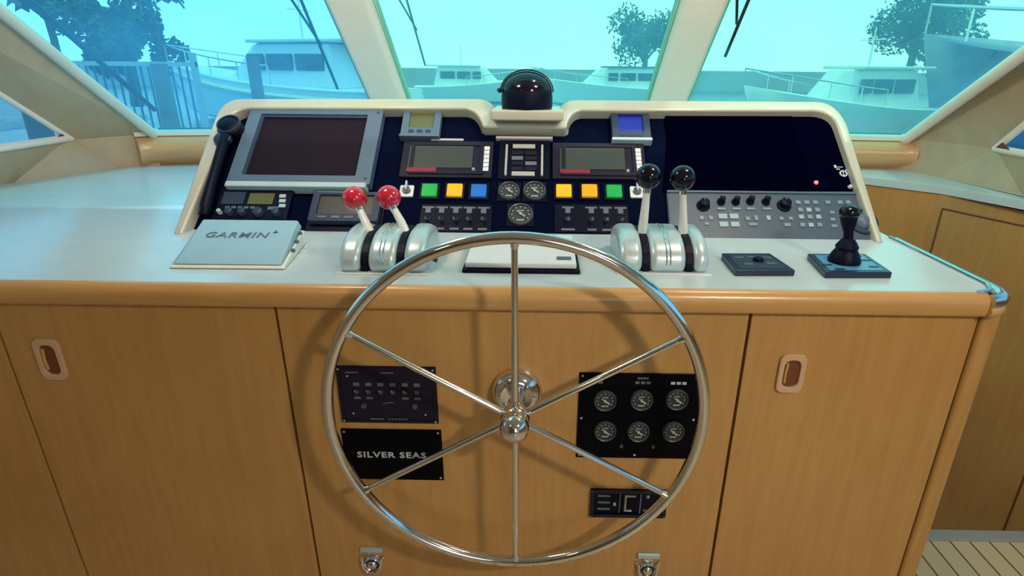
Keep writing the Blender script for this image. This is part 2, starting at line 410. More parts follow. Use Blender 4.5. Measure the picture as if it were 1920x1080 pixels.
shell('trim_8', [[SLt, SLt2, Vector((XL, -3.4, H+.5)), Vector((XL, -3.4, ZT)), Vector((XL, 1.4, ZT)), LC1]], M['headliner'], .03)
J0 = Vector((1.615, 2.60, ZC-.02)); J2 = Vector((1.76, 2.04, ZC-.02)); J1 = Vector((1.67, 2.44, ZC-.02))
shell('trim_9', [[RC0, RC1, SRt, SR0]], M['wood_pale'], .03)
shell('wall_right', [[RC0, SR0, J1, J0], [SR0, J2, J1], [SR0, SRb, Vector((1.76, -1.2, ZC-.02)), J2],
      [J2, Vector((1.76, -3.4, ZC-.02)), Vector((2.27, -3.4, ZC-.02)), Vector((2.27, 2.04, ZC-.02))],
      [Vector((2.27, 2.04, ZC-.02)), Vector((2.27, -3.4, ZC-.02)), Vector((2.27, -3.4, -.6)), Vector((2.27, 2.04, -.6))],
      [SRb, SRt2, Vector((XR, -3.4, H+.5)), Vector((XR, -3.4, ZC-.02)), Vector((1.76, -1.2, ZC-.02))]], M['wood_pale'], .03)
shell('trim_10', [[SRt, SRt2, Vector((XR, -3.4, H+.5)), Vector((XR, -3.4, ZT)), Vector((XR, 1.4, ZT)), RC1]], M['headliner'], .03)
# rolled mouldings along the slanting posts and the side windows
for k, (p0, p1, r) in enumerate(((LC0, LC1, .020), (RC0, RC1, .022))):
    bm = B(); off = Vector((.02 if p0.x < 0 else -.02, -.02, -.01)); tube(bm, [p0+off, p1+off], r, 12); struct('trim_%d' % (11+k), bm, M['gasket_white'] if p0.x<0 else M['wood_post'], smooth=True)
inn = Vector((.012, 0, 0))
bm = B(); tube(bm, [SL0+inn, SLt+inn], .016, 10); tube(bm, [SL0+inn, SLb+inn], .014, 10); struct('trim_13', bm, M['wood_post'], smooth=True)
bm = B(); tube(bm, [SR0-inn, SRt-inn], .014, 10); tube(bm, [SR0-inn, SRb-inn], .014, 10); struct('trim_14', bm, M['wood_post'], smooth=True)
# black gasket line at the foot of each outer pane
bm = B(); tube(bm, [LC0+Vector((.03,-.0,.012)), ML0+Vector((0,0,.012))], .005, 6); struct('trim_15', bm, M['rubber'])
bm = B(); tube(bm, [MR0+Vector((0,0,.012)), RC0+Vector((-.03,0,.012))], .005, 6); struct('trim_16', bm, M['rubber'])
# dark wedges at the forward tips of the side windows
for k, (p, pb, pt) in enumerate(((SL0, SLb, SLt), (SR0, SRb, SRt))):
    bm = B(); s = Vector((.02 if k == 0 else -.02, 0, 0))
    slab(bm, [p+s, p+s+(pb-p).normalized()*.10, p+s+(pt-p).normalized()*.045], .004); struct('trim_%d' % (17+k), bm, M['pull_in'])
# aft bulkhead out of view; saloon opening narrowed so the lower left falls darker
bm = B(); box(bm, -2.0, -1.35, -3.4, -3.36, 0, ZT); box(bm, 1.35, 1.9, -3.4, -3.36, 0, ZT); box(bm, -1.35, .45, -3.4, -3.36, .35, H+.45); box(bm, -1.35, 1.35, -3.4, -3.36, H+.45, ZT)
box(bm, -1.35, 1.35, -3.4, -3.36, 0, .35); struct('wall_back', bm, M['wood'])
# forward bulkhead below the windshield
bm = B(); box(bm, -1.75, .97, 2.745, 2.78, -.6, H-.29); struct('wall_front', bm, M['wood'])

# ================================================================== CONSOLE
XLE, XRE = -1.93, .916
con = thing('helm_console', 'long varnished maple helm console cabinet below the white worktop', 'cabinet')
gl_, gr_ = fl(515, 577)[0], fl(1408, 590)[0]; g0 = fl(0, 630)[0]; ge = fl(1838, 597)[0]
bm = B(); box(bm, XLE, XRE-.012, YF+.02, YF+.036, .02, ZC-.05); box(bm, XRE-.04, XRE-.022, YF+.03, 1.40, .02, ZC-.05)
obj('carcass', bm, M['gap'], con)
GP = .003
def panel(name, x0, x1, z0=.03, z1=ZC-.047):
    b = B(); box(b, x0+GP, x1-GP, YF, YF+.019, z0, z1); return obj(name, b, M['wood'], con, bevel=.0015)
panel('front_panel', XLE, g0); door_a = panel('door', g0, gl_); panel('center_panel', gl_, gr_); door_b = panel('door', gr_, ge)
bm = B(); box(bm, ge+GP, XRE+.024, YF-.004, 1.41, .0, ZC-.046); obj('corner_post', bm, M['wood'], con, bevel=.012, segs=3)
bm = B(); box(bm, XLE, ge, YF+.012, YF+.03, 0, .028); obj('toe_board', bm, M['wood'], con)
def pull(u, v, w, h, parent):
    x, z = fl(u, v); F = Matrix.Translation((x, YF, z)) @ Matrix.Rotation(PI/2, 4, 'X')
    b = B(); ring(b, rrect(-w/2, -h/2, w/2, h/2, w*.28, 5), rrect(-w/2+.011, -h/2+.014, w/2-.011, h/2-.014, w*.25, 5), -.001, .007)
    o = obj('recessed_pull', b, M['pull'], parent, bevel=.002); o.matrix_basis = F; o['label'] = 'tan oblong finger pull'
    b = B(); prism(b, rrect(-w/2+.012, -h/2+.015, w/2-.012, h/2-.015, w*.22, 5), .0003, .0015)
    r = obj('pull_recess', b, M['pull_in'], o)
    b = B(); tube(b, [(-w*.20, -h*.24, .003), (-w*.22, 0, .004), (-w*.18, h*.26, .003)], .003, 8); obj('pull_catch', b, M['wood_h'], o, smooth=True)
pull(97, 673, .056, .098, door_a); pull(1482, 699, .056, .092, door_b)

# worktop: white laminate with a wood nosing and a steel strip at the right end
top = thing('worktop', 'white laminate helm worktop with varnished wood nosing and steel edge strip', 'worktop')
YN = 1.043
outl = [(XLE+.02, YN+.022), (XRE-.03, YN+.022), (XRE+.012, YN+.06), (XRE+.012, 2.40), (XRE+.012, 2.69), (.526, 2.70), (-.647, 2.70), (-1.62, 2.52), (-1.765, 2.435), (-1.945, 2.03)]
bm = B(); prism(bm, outl, ZC-.030, ZC); obj('surface', bm, M['laminate'], top, bevel=.002)
bm = B(); prism_x(bm, [(YN+.022, ZC-.046), (YN+.006, ZC-.045), (YN, ZC-.036), (YN, ZC-.014), (YN+.007, ZC-.003), (YN+.016, ZC+.001), (YN+.022, ZC+.001)], XLE+.02, XRE-.03)
prism_x(bm, [(YN+.022, ZC-.047), (YN+.022, ZC-.031), (YF+.02, ZC-.031), (YF+.02, ZC-.047)], XLE+.02, XRE-.03)
obj('nosing', bm, M['wood_h'], top, smooth=True)
bm = B()
cs = [(XRE-.03, YN+.004), (XRE-.010, YN+.008), (XRE+.008, YN+.022), (XRE+.020, YN+.045), (XRE+.023, YN+.07), (XRE+.023, 1.46)]
tube(bm, [(x, y, ZC-.012) for x, y in cs], .0135, 12)
tube(bm, [(x-.018, y+.014 if i < 4 else y, ZC+.002) for i, (x, y) in enumerate(cs)], .004, 8)
obj('steel_edge', bm, M['steel'], top, smooth=True)
bm = B(); tube(bm, [(x, y, ZC-.034) for x, y in cs], .0125, 12); obj('nosing_end', bm, M['wood_h'], top, smooth=True)

# forward cabinet and shelf at the right, beside the companionway
c1 = onZ(1629, 346, ZC-.03); c2 = onZ(1764, 363, ZC-.03); c3 = onZ(1920, 393, ZC-.03)
sd = (c3-c2); sd.z = 0; sd.normalize(); c4 = c2+sd*1.2
side = thing('side_cabinet', 'tall maple cabinet beside the steps at the right, with grooved door outline', 'cabinet')
bm = B(); A = [Vector((XRE+.03, c2.y+.03, 0)), Vector((c2.x, c2.y+.01, 0)), c4.copy()]
def wallseg(bm, a, b, z0, z1, t=.02):
    d = (b-a); d.z = 0; n = Vector((-d.y, d.x, 0)).normalized()*t
    P = [(a.x, a.y), (b.x, b.y), (b.x+n.x, b.y+n.y), (a.x+n.x, a.y+n.y)]; prism(bm, P, z0, z1)
nc4 = c2+sd*.50
wallseg(bm, c2+(c1-c2)*((c2.x-XRE-.06)/(c2.x-c1.x))+Vector((0, .012, 0)), c2+Vector((0, .012, 0)), -.6, ZC-.033); obj('back_panel', bm, M['wood'], side)
bm = B(); p0 = c2+Vector((0, .012, 0)); wallseg(bm, p0, p0+sd*.98, -.6, ZC-.033); obj('side_panel', bm, M['wood'], side)
bm = B(); e_ = p0+Vector((sd.y, -sd.x, 0))*.0005
def groove(bm, s0, z0, s1, z1, w=.0035):
    a = e_+sd*s0; b = e_+sd*s1; tube(bm, [Vector((a.x, a.y, z0)), Vector((b.x, b.y, z1))], w, 6)
groove(bm, .03, ZC-.085, .56, ZC-.085); groove(bm, .56, ZC-.085, .56, -.5); groove(bm, .03, ZC-.085, .03, -.5)
obj('door_outline', bm, M['pull_in'], side)
q1 = onX(1900, 860, 1.0)
sh = B(); cL = c2+(c1-c2)*((c2.x-XRE-.07)/(c2.x-c1.x)); P = [(cL.x, cL.y), (c1.x, c1.y+.0), (c2.x, c2.y), (c3.x+sd.x*.2, c3.y+sd.y*.2), (1.735, 1.72), (1.735, 2.05), (1.66, 2.45), (1.60, 2.605), (XRE+.07, 2.74)]
prism(sh, P, ZC-.032, ZC); tag(obj('side_shelf', sh, M['laminate'], None, bevel=.008, segs=3), 'white ledge running under the right windows above the tall maple cabinet', 'shelf')

# ================================================================== INSTRUMENT HOOD
hood = thing('instrument_hood', 'cream moulded instrument hood with a notch for the compass', 'instrument hood', frame_dash(0, 0, 0))
def arc(c, r, a0, a1, n):
    return [(c[0]+r*math.cos(math.radians(a0+(a1-a0)*k/n)), c[1]+r*math.sin(math.radians(a0+(a1-a0)*k/n))) for k in range(n+1)]
def bez(p0, p1, p2, n=6):
    return [((1-t)**2*p0[0]+2*t*(1-t)*p1[0]+t*t*p2[0], (1-t)**2*p0[1]+2*t*(1-t)*p1[1]+t*t*p2[1]) for t in [k/n for k in range(n+1)]]
def pxs(lst): return [dl(u, v, 0) for u, v in lst]
oBL, oTL0, oTLc, oTL1, n1, n1c, n2, n3, n3c, n4, oTR0, oTRc, oTR1, oBR = pxs([(322, 441), (402, 222), (416, 184), (452, 184), (897, 184), (925, 185), (935, 212), (1043, 214), (1050, 188), (1075, 186), (1530, 189), (1570, 189), (1590, 235), (1658, 455)])
iBL, iTL0, iTLc, iTL1, k1, k1c, k2, k3, k3c, k4, iTR0, iTRc, iTR1, iBR = pxs([(340, 440), (430, 222), (440, 203), (470, 202), (872, 203), (897, 206), (905, 237), (1062, 240), (1067, 208), (1092, 206), (1526, 207), (1560, 208), (1569, 232), (1646, 455)])
outp = [oBL]+bez(oTL0, oTLc, oTL1)+bez(n1, n1c, n2)+bez(n3, n3c, n4)+bez(oTR0, oTRc, oTR1)+[oBR]
innp = [iBL]+bez(iTL0, iTLc, iTL1)+bez(k1, k1c, k2)+bez(k3, k3c, k4)+bez(iTR0, iTRc, iTR1)+[iBR]
bm = B(); ring(bm, outp, innp, -.055, 0, closed=False); obj('rim', bm, M['gelcoat'], hood, bevel=.007, segs=3)
# shell behind the rim, closing down to the worktop
bm = B()
xl, xr, yt = oBL[0]+.02, oBR[0]-.02, oTL1[1]-.02
P = [(xl, .0), (oTL0[0]+.012, oTL0[1]), (oTL1[0], yt), (n1[0], yt), (n2[0], n2[1]-.015), (n3[0], n3[1]-.015), (n4[0], yt), (oTR0[0], yt), (oTR1[0]-.012, oTR1[1]), (xr, 0)]
def dw(x, y, n): return (x, y, n)
a = [bm.verts.new((x, y, -.045)) for x, y in P]
b = []
for x, y in P:      # straight down to the worktop in world space
    z = y*s_-.045*c_; down = z+.0; b.append(bm.verts.new((x, y-z*s_, -.045-z*c_)))
bm.faces.new(a)
for i in range(len(P)-1):
    bm.faces.new((a[i], a[i+1], b[i+1], b[i]))
obj('shell', bm, M['gelcoat'], hood)
# instrument board
bm = B(); sh_ = [(x, y) for x, y in innp]
P = [(iBL[0]-.01, -.028)]+[(x, y) for x, y in innp[1:-1]]+[(iBR[0]+.01, -.028)]
cxm = sum(p[0] for p in P)/len(P); P = [(x+(.006 if x > cxm else -.006), y+(.006 if y > .05 else 0)) for x, y in P]
prism(bm, P, NP-.008, NP); obj('board', bm, M['board'], hood)

# ---- generic pieces for board-mounted devices
def px_rect(u0, v0, u1, v1, f=None, up=0):
    f = f or (lambda a, b: dl(a, b, NP+up))      # left/right measured at mid height
    vm = (v0+v1)/2; a = f(u0, vm); b = f(u1, vm); um = (u0+u1)/2; t = f(um, v0); bt = f(um, v1)
    return (a[0]+b[0])/2, (t[1]+bt[1])/2, abs(b[0]-a[0]), abs(t[1]-bt[1])
def dev(name, label, cat, rect, group=None, f='dash', up=0):
    x, y, w, h = px_rect(*rect, f=None if f == 'dash' else fl, up=up)
    Mx = frame_dash(x, y, NP) if f == 'dash' else frame_face(x, y)
    return thing(name, label, cat, Mx, group), w, h
def pbox(name, mt, parent, x0, x1, y0, y1, z0, z1, bevel=0):
    b = B(); box(b, x0, x1, y0, y1, z0, z1); return obj(name, b, mt, parent, bevel=bevel)
def bezel(name, mt, parent, w, h, iw, ih, z0, z1, r=.004, cx=0, cy=0, bevel=.001):
    b = B(); ring(b, rrect(-w/2, -h/2, w/2, h/2, r), rrect(cx-iw/2, cy-ih/2, cx+iw/2, cy+ih/2, r*.6), z0, z1); return obj(name, b, mt, parent, bevel=bevel)
def screws(parent, w, h, mt, r=.0028, z=.003, inset=.008, pts=None):
    for x, y in (pts or [(s*(w/2-inset), t*(h/2-inset)) for s in (-1, 1) for t in (-1, 1)]):
        b = B(); lathe(b, [(r, z), (r*.9, z+.0012), (0, z+.0018)], 12, Matrix.Translation((x, y, 0))); obj('screw', b, mt, parent, smooth=True)

# ---- large chart display at the left
t, w, h = dev('chart_display', 'large dark chart display with blue-grey bezel at the left of the instrument board', 'display', (446, 199, 706, 350), up=.028)
bezel('bezel', M['grey_blue'], t, w, h*.93, w*.80, h*.76, .0, .028, .006, cx=-.004, cy=.004)
bezel('inner_bezel', M['grey_blue_d'], t, w*.84, h*.80, w*.775, h*.725, .018, .024, .003, bevel=0)
pbox('screen', M['screen_dark'], t, -w*.41, w*.40, -h*.385, h*.40, .008, .018)
pbox('lower_lip', M['grey_pale'], t, -w/2+.002, w/2-.008, -h*.515, -h*.455, 0, .034, bevel=.003)
screws(t, w, h, M['grey_blue_d'], .004, .028, pts=[(w*.465, h*.42), (w*.465, -h*.40)])

# ---- two small displays under the hood
def small_display(label, rect, lcd, frame):
    t, w, h = dev('small_display', label, 'display', rect, up=.022)
    bezel('bezel', frame, t, w, h, w*.64, h*.56, 0, .022, .005, cy=h*.08, bevel=.0015)
    pbox('screen', lcd, t, -w*.32, w*.32, -h*.20, h*.37, .006, .015)
    pbox('lower_lip', M['grey_pale'] if lcd != M['lcd_olive'] else M['grey_blue'], t, -w/2-.002, w/2+.002, -h*.53, -h*.44, 0, .026, bevel=.002)
    for k in range(3): pbox('key', M['grey_blue_d'], t, -w*.30+k*w*.22, -w*.16+k*w*.22, -h*.38, -h*.29, .022, .0235, bevel=.0005)
small_display('small blue-grey display with olive screen, upper left of the board', (754, 201, 826, 255), M['lcd_olive'], M['grey_blue'])
small_display('small grey display with glowing blue screen, upper right of the board', (1147, 207, 1219, 262), M['lcd_blue'], M['grey_blue_d'])

# ---- engine monitors
def monitor(label, rect, lab_dx):
    t, w, h = dev('engine_monitor', label, 'display', rect, up=.012)
    pbox('housing', M['bezel_plum'], t, -w/2, w/2, -h/2, h/2, 0, .010, bevel=.002)
    bezel('screen_frame', M['bezel_plum'], t, w*.80, h*.86, w*.72, h*.70, .010, .014, .002)
    bpy.data.objects[-1] if False else None
    pbox('screen', M['lcd_grey'], t, -w*.42, w*.28, -h*.26, h*.34, .0105, .012)
    pbox('red_label', M['red_label'], t, -w*.42, -w*.10, -h*.39, -h*.28, .0142, .0150)
    for k in range(6):
        y0 = h*.34-k*h*.115; pbox('key', M['white'], t, w*.37, w*.46, y0-h*.10, y0, .010, .0125, bevel=.0008)
    b = B(); lathe(b, [(.0045, .010), (.0045, .018), (.003, .020), (0, .020)], 16, Matrix.Translation((w*.30, -h*.32, 0))); obj('knob', b, M['silver_mark'], t, smooth=True)
    return t, w, h
t, w, h = monitor('dark engine monitor with red label and white key column, left of the centre panel', (752, 263, 924, 331), 0)
pbox('label_strip', M['silver_mark'], t, -w*.20, w*.16, h*.50, h*.55, .0, .012); [c for c in t.children]
monitor('dark engine monitor with red label and white key column, right of the centre panel', (1036, 267, 1210, 334), 0)

# ---- centre warning panel
t, w, h = dev('warning_panel', 'square black warning light panel framed by four white bars, board centre', 'panel', (930, 263, 1036, 338))
pbox('plate', M['black'], t, -w*.45, w*.45, -h/2, h*.46, 0, .006, bevel=.001)
pbox('top_bar', M['silver_mark'], t, -w*.52, w*.50, h*.47, h*.53, 0, .012, bevel=.001)
for s in (-1, 1): pbox('side_bar', M['silver_mark'], t, s*w*.315-w*.02, s*w*.315+w*.02, -h*.44, h*.32, .006, .012, bevel=.0008)
for y0, y1 in ((.24, .34), (-.44, -.34)): pbox('light_bar', M['silver_mark'], t, -w*.21, w*.19, h*y0, h*y1, .006, .010, bevel=.0008)
for k, y0 in enumerate((.13, .0, -.13, -.26)):
    for j in (-1, 1): pbox('indicator', M['bezel_plum'] if (k+j) % 3 else M['dim_mark'], t, j*w*.12-w*.10, j*w*.12+w*.10, h*(y0-.045), h*(y0+.045), .006, .0085, bevel=.0006)

# ---- round gauges
def gauge_parts(t, r, face, rim, needle_mat, z=0, sub=None):
    b = B(); lathe(b, [(r, z), (r, z+.006), (r*.94, z+.009), (r*.86, z+.007), (r*.85, z+.003)], 32); o1 = obj('bezel', b, rim, t, smooth=True)
    b = B(); lathe(b, [(r*.87, z+.003), (0, z+.003)], 32)
    for k in range(11):
        a = math.radians(225-27*k); b2 = [r*.62, r*.80]
        p = [Vector((q*math.cos(a), q*math.sin(a), z+.0036)) for q in b2]; tube(b, p, r*.018, 4)
    o2 = obj('dial', b, face, t)
    b = B(); a = math.radians(-38)
    tube(b, [Vector((-math.cos(a)*r*.42, -math.sin(a)*r*.42, z+.006)), Vector((math.cos(a)*r*.45, math.sin(a)*r*.45, z+.006))], [r*.035, r*.10], 6)
    lathe(b, [(r*.12, z+.003), (r*.12, z+.0075), (0, z+.008)], 12); o3 = obj('needle', b, needle_mat, t)
    b = B()
    for k in range(9):
        a = math.radians(215-31*k); box(b, r*.68*math.cos(a)-r*.05, r*.68*math.cos(a)+r*.05, r*.68*math.sin(a)-r*.05, r*.68*math.sin(a)+r*.05, z+.0031, z+.0040)
    box(b, -r*.3, r*.3, -r*.62, -r*.50, z+.0031, z+.004); box(b, -r*.25, r*.25, r*.28, r*.36, z+.0031, z+.004)
    o4 = obj('dial_marks', b, M['silver_mark'] if sub else M['dim_mark'], t)
    return o1
for lab, rect in (('small round gauge, left of the upper pair at the board centre', (935, 343, 974, 378)), ('small round gauge, right of the upper pair at the board centre', (982, 343, 1023, 378)),
                  ('small round gauge alone below the pair, above the wheel rim', (953, 387, 999, 421))):
    t, w, h = dev('round_gauge', lab, 'gauge', rect, 'round gauges at the board centre')
    pbox('mount_plate', M['black'], t, -w*.56, w*.56, -w*.56, w*.56, 0, .003, bevel=.001)
    gauge_parts(t, w*.52, M['gauge_face'], M['gauge_rim'], M['silver_mark'], .003, True)

# ---- push buttons
def button(lab, u, v, mt, name='push_button', s=29):
    t, w, h = dev(name, lab, 'button', (u-s/2, v-s/2+1, u+s/2, v+s/2-1), 'square push buttons on the instrument board')
    h = w*1.0
    bezel('button_frame', M['black'], t, w*1.3, h*1.3, w*1.05, h*1.05, 0, .006, .002, bevel=.001)
    b = B(); prism(b, rrect(-w/2, -h/2, w/2, h/2, w*.08, 3), .001, .011); obj('cap', b, mt, t, bevel=.002)
button('green square push button, beside the white switch at the left', 806, 360, M['green'])
button('amber square push button between the left green and the blue button', 853, 360, M['amber'])
button('blue square push button, the only blue one on the board', 898, 361, M['blue'])
button('amber square push button nearest the right-hand round gauge', 1057, 361, M['amber'])
button('deeper orange square push button, second to the right of the gauges', 1105, 361, M['orange'])
button('green square push button at the right, beside the black lever', 1151, 362, M['green'])
def white_switch(lab, u, v):
    t, w, h = dev('key_switch', lab, 'switch', (u-13, v-13, u+13, v+13))
    b = B(); prism(b, rrect(-w/2, -w/2, w/2, w/2, w*.1, 3), 0, .006); obj('plate', b, M['white'], t, bevel=.001)
    b = B(); lathe(b, [(w*.3, .006), (w*.28, .012), (0, .012)], 16); obj('barrel', b, M['gauge_rim'], t, smooth=True)
    pbox('toggle', M['white_mark'], t, -w*.06, w*.06, -w*.1, w*.62, .010, .022, bevel=.001)
white_switch('white square toggle switch behind the right-hand red knob', 763, 360)
white_switch('white square toggle switch behind the left-hand black knob', 1194, 362)

# ---- strips of small toggles with printed labels
def strip(lab, rect, xs, wide=()):
    t, w, h = dev('switch_strip', lab, 'switch panel', rect)
    pbox('plate', M['black'], t, -w/2, w/2, -h/2, h/2, 0, .003)
    for k, f in enumerate(xs):
        x = (f-.5)*w
        ww = .018 if k in wide else .012
        pbox('label_print', M['dim_mark'], t, x-.016, x+.016, h*.36, h*.42, .003, .0036); pbox('label_print', M['dim_mark'], t, x-.007, x+.007, h*.18, h*.36, .003, .0040)
        pbox('label_print', M['dim_mark'], t, x-ww, x+ww, -h*.44, -h*.37, .003, .0036)
        b = B(); lathe(b, [(.009, .003), (.009, .006), (.006, .008)], 6, Matrix.Translation((x, -h*.04, 0))); s = obj('switch', b, M['grey_blue_d'], t)
        b = B(); cyl(b, (x, -h*.04, .006), (x, -h*.16, .022), .0028, .0040, 10); obj('toggle', b, M['gauge_rim'], s, smooth=True)
    return t
strip('black strip of five small toggles under the left coloured buttons', (788, 385, 922, 435), (.10, .29, .49, .68, .88))
strip('black strip of four small toggles under the right coloured buttons', (1040, 385, 1178, 437), (.18, .50, .70, .90), (0,))

# ---- VHF radio, autopilot display, handset at the left
t, w, h = dev('radio', 'black marine radio with olive screen and knobs, lower left of the board', 'radio', (405, 353, 543, 410), up=.018)
pbox('body', M['black'], t, -w/2, w/2, -h/2, h/2, 0, .016, bevel=.003)
pbox('screen', M['lcd_olive'], t, -w*.08, w*.26, -h*.02, h*.34, .016, .0175)
pbox('speaker_grille', M['grey_blue_d'], t, -w*.44, -w*.14, -h*.02, h*.38, .016, .0172)
for k in range(5): pbox('key', M['grey_blue'], t, -w*.36+k*w*.085, -w*.30+k*w*.085, -h*.18, -h*.10, .016, .0185, bevel=.0006)
for k in range(3): pbox('key', M['grey_pale'], t, w*.33+k*.003, w*.42+k*.003, h*.20-k*h*.16, h*.31-k*h*.16, .016, .0185, bevel=.0006)
pbox('key', M['grey_blue'], t, w*.22, w*.36, -h*.20, -h*.10, .016, .0185)
for x, r in ((-.40, .006), (-.27, .010), (-.10, .010), (.12, .013), (.36, .010)):
    b = B(); lathe(b, [(r, .016), (r*.95, .030), (r*.6, .032), (0, .032)], 20, Matrix.Translation((w*x, -h*.32, 0))); obj('knob', b, M['grey_blue_d'] if r > .007 else M['grey_pale'], t, smooth=True)
t, w, h = dev('autopilot_display', 'square grey instrument with dim green screen behind the red throttle knobs', 'display', (582, 359, 712, 414), up=.022)
pbox('mount_plate', M['black'], t, -w*.54, w*.54, -h*.78, h*.52, 0, .003)
bezel('bezel', M['grey_blue_d'], t, w, h, w*.80, h*.66, .003, .022, .006, cy=h*.06)
pbox('screen', M['lcd_grey'], t, -w*.40, w*.40, -h*.27, h*.39, .005, .016)
pbox('top_lip', M['grey_blue'], t, -w*.45, w*.10, h*.44, h*.50, .02, .024, bevel=.001)
for k in range(4): pbox('key', M['grey_blue'], t, -w*.36+k*w*.19, -w*.23+k*w*.19, -h*.42, -h*.34, .022, .0240, bevel=.0006)

# handset hanging on the left edge of the board
hx, hy = dl(426, 240, .012); ex, ey = dl(382, 402, -.012)
t = thing('handset', 'black telephone-style radio handset hanging at the far left of the board', 'handset', frame_dash(hx, hy, NP))
dx, dy = ex-hx, ey-hy
bm = B(); L = Vector((dx, dy, 0))
tube(bm, [Vector((0, .015, .035)), Vector((0, -.01, .040)), L*.25+Vector((0, 0, .040)), L*.6+Vector((0, 0, .034)), L*.9+Vector((0, 0, .026)), L+Vector((0, 0, .02))], [.012, .017, .014, .013, .016, .012], 14)
obj('grip', bm, M['black'], t, smooth=True)
bm = B(); lathe(bm, [(.0, .012), (.028, .012), (.035, .025), (.034, .048), (.022, .058), (0, .059)], 28, Matrix.Translation((.004, .008, 0))); obj('earpiece', bm, M['black'], t, smooth=True)
bm = B(); ring(bm, [(.004+.033*math.cos(PI*2*k/24), .010+.033*math.sin(PI*2*k/24)) for k in range(24)], [(.004+.029*math.cos(PI*2*k/24), .010+.029*math.sin(PI*2*k/24)) for k in range(24)], .050, .056); obj('earpiece_ring', bm, M['grey_blue_d'], t, smooth=True)
bm = B(); lathe(bm, [(.0, .03), (.022, .03), (.024, .045), (.014, .052), (0, .053)], 20, Matrix.Translation((-.006, -.035, 0))); obj('button_pad', bm, M['grey_blue_d'], t, smooth=True)
bm = B(); box(bm, -.03, .03, -.02, .04, 0, .013); obj('cradle', bm, M['black'], t, bevel=.004)
bm = B(); pts = []
for k in range(100):
    s = k/99; a = k*1.3; c = Vector((dx*1.0-.030+.015*math.sin(s*2), dy*.35+(dy*.62)*s, .012)); pts.append(c+Vector((math.cos(a)*.006, 0, math.sin(a)*.006)))
tube(bm, pts, .0018, 6); obj('coiled_cord', bm, M['grey_blue_d'], t, smooth=True)

# ---- big black display and keypad at the right
t, w, h = dev('radar_display', 'large black radar display filling the right of the instrument board', 'display', (1250, 208, 1588, 361))
bl, tl, trr, br_ = dl(1243, 361), dl(1256, 207), dl(1548, 209), dl(1612, 361)
ox, oy = px_rect(1250, 208, 1588, 361)[:2]
P = [(p[0]-ox, p[1]-oy) for p in (bl, (br_[0]-.012, br_[1]), (br_[0]-.03, trr[1]-.03), (br_[0]-.07, trr[1]-.005), tl)]
bm = B(); prism(bm, P, 0, .010); obj('housing', bm, M['screen_black'], t, bevel=.002)
a, b = dl(1262, 352), dl(1530, 216)
bm = B(); prism(bm, rrect(a[0]-ox, a[1]-oy, a[0]-ox+.375, b[1]-oy, .004), .010, .012); obj('screen', bm, M['radar_glass'], t)
x, y = dl(1527, 347); bm = B(); lathe(bm, [(.006, .010), (.005, .014), (0, .015)], 14, Matrix.Translation((x-ox, y-oy, 0))); obj('indicator_lamp', bm, M['led_red'], t, smooth=True)
x, y = dl(1578, 330); b = B(); X, Y = x-ox, y-oy
ring(b, [(X+.011*math.cos(k*PI/8), Y+.011*math.sin(k*PI/8)) for k in range(16)], [(X+.007*math.cos(k*PI/8), Y+.007*math.sin(k*PI/8)) for k in range(16)], .010, .0115)
box(b, X-.016, X-.006, Y+.014, Y+.017, .010, .0112); box(b, X-.012, X+.004, Y+.022, Y+.024, .010, .0112); box(b, X+.008, X+.018, Y+.010, Y+.014, .010, .0112); box(b, X-.02, X-.014, Y+.020, Y+.030, .010, .0112)
box(b, X-.001, X+.001, Y-.012, Y+.012, .010, .0112)
obj('brilliance_symbol', b, M['white_mark'], t)
x, y = dl(1590, 355); b = B(); lathe(b, [(.006, .010), (.004, .016), (0, .017)], 12, Matrix.Translation((x-ox, y-oy, 0))); obj('sensor', b, M['white_mark'], t, smooth=True)

k0, k1, k2, k3 = dl(1253, 438), dl(1248, 364), dl(1606, 364), dl(1634, 452)
kx, ky = (k0[0]+k3[0])/2, (k0[1]+k1[1])/2
t = thing('radar_keypad', 'wide blue-grey control keypad with knobs and keys below the radar display', 'keypad', frame_dash(kx, ky, NP))
bm = B(); prism(bm, [(k0[0]-kx, k3[1]-ky-.012), (k3[0]-kx-.004, k3[1]-ky-.012), (k2[0]-kx+.0, k2[1]-ky), (k1[0]-kx, k1[1]-ky)], 0, .014); obj('plate', bm, M['grey_blue'] if False else mat('slate_keypad', (.055, .085, .13), .45), t, bevel=.004)
pbox('top_lip', M['grey_blue'], t, k1[0]-kx, k2[0]-kx, k1[1]-ky-.006, k1[1]-ky, .012, .019, bevel=.001)
def kp(u, v): p = dl(u, v); return p[0]-kx, p[1]-ky
for u, v, r in ((1316, 392, .016), (1349, 385, .010), (1376, 385, .010), (1403, 384, .010), (1432, 385, .010), (1466, 392, .017)):
    x, y = kp(u, v); b = B(); lathe(b, [(r*1.15, .014), (r*1.1, .018), (r*.85, .020), (r*.8, .034), (r*.6, .036), (0, .036)], 20, Matrix.Translation((x, y, 0))); kb = obj('knob', b, M['black'], t, smooth=True)
    pb = B(); box(pb, x-.001, x+.001, y+r*.3, y+r*.75, .035, .0368); obj('pointer', pb, M['dim_mark'], kb)
mk = mat('pale_slate_key', (.17, .26, .33), .5); mk2 = mat('bright_slate_key', (.30, .42, .48), .5)
keys = [(u, 398, 16, 4, 0) for u in (1349, 1378, 1404, 1434)]
keys += [(1352, 412, 16, 9, 1), (1373, 412, 16, 9, 1), (1354, 427, 16, 9, 1), (1375, 427, 16, 9, 1)]
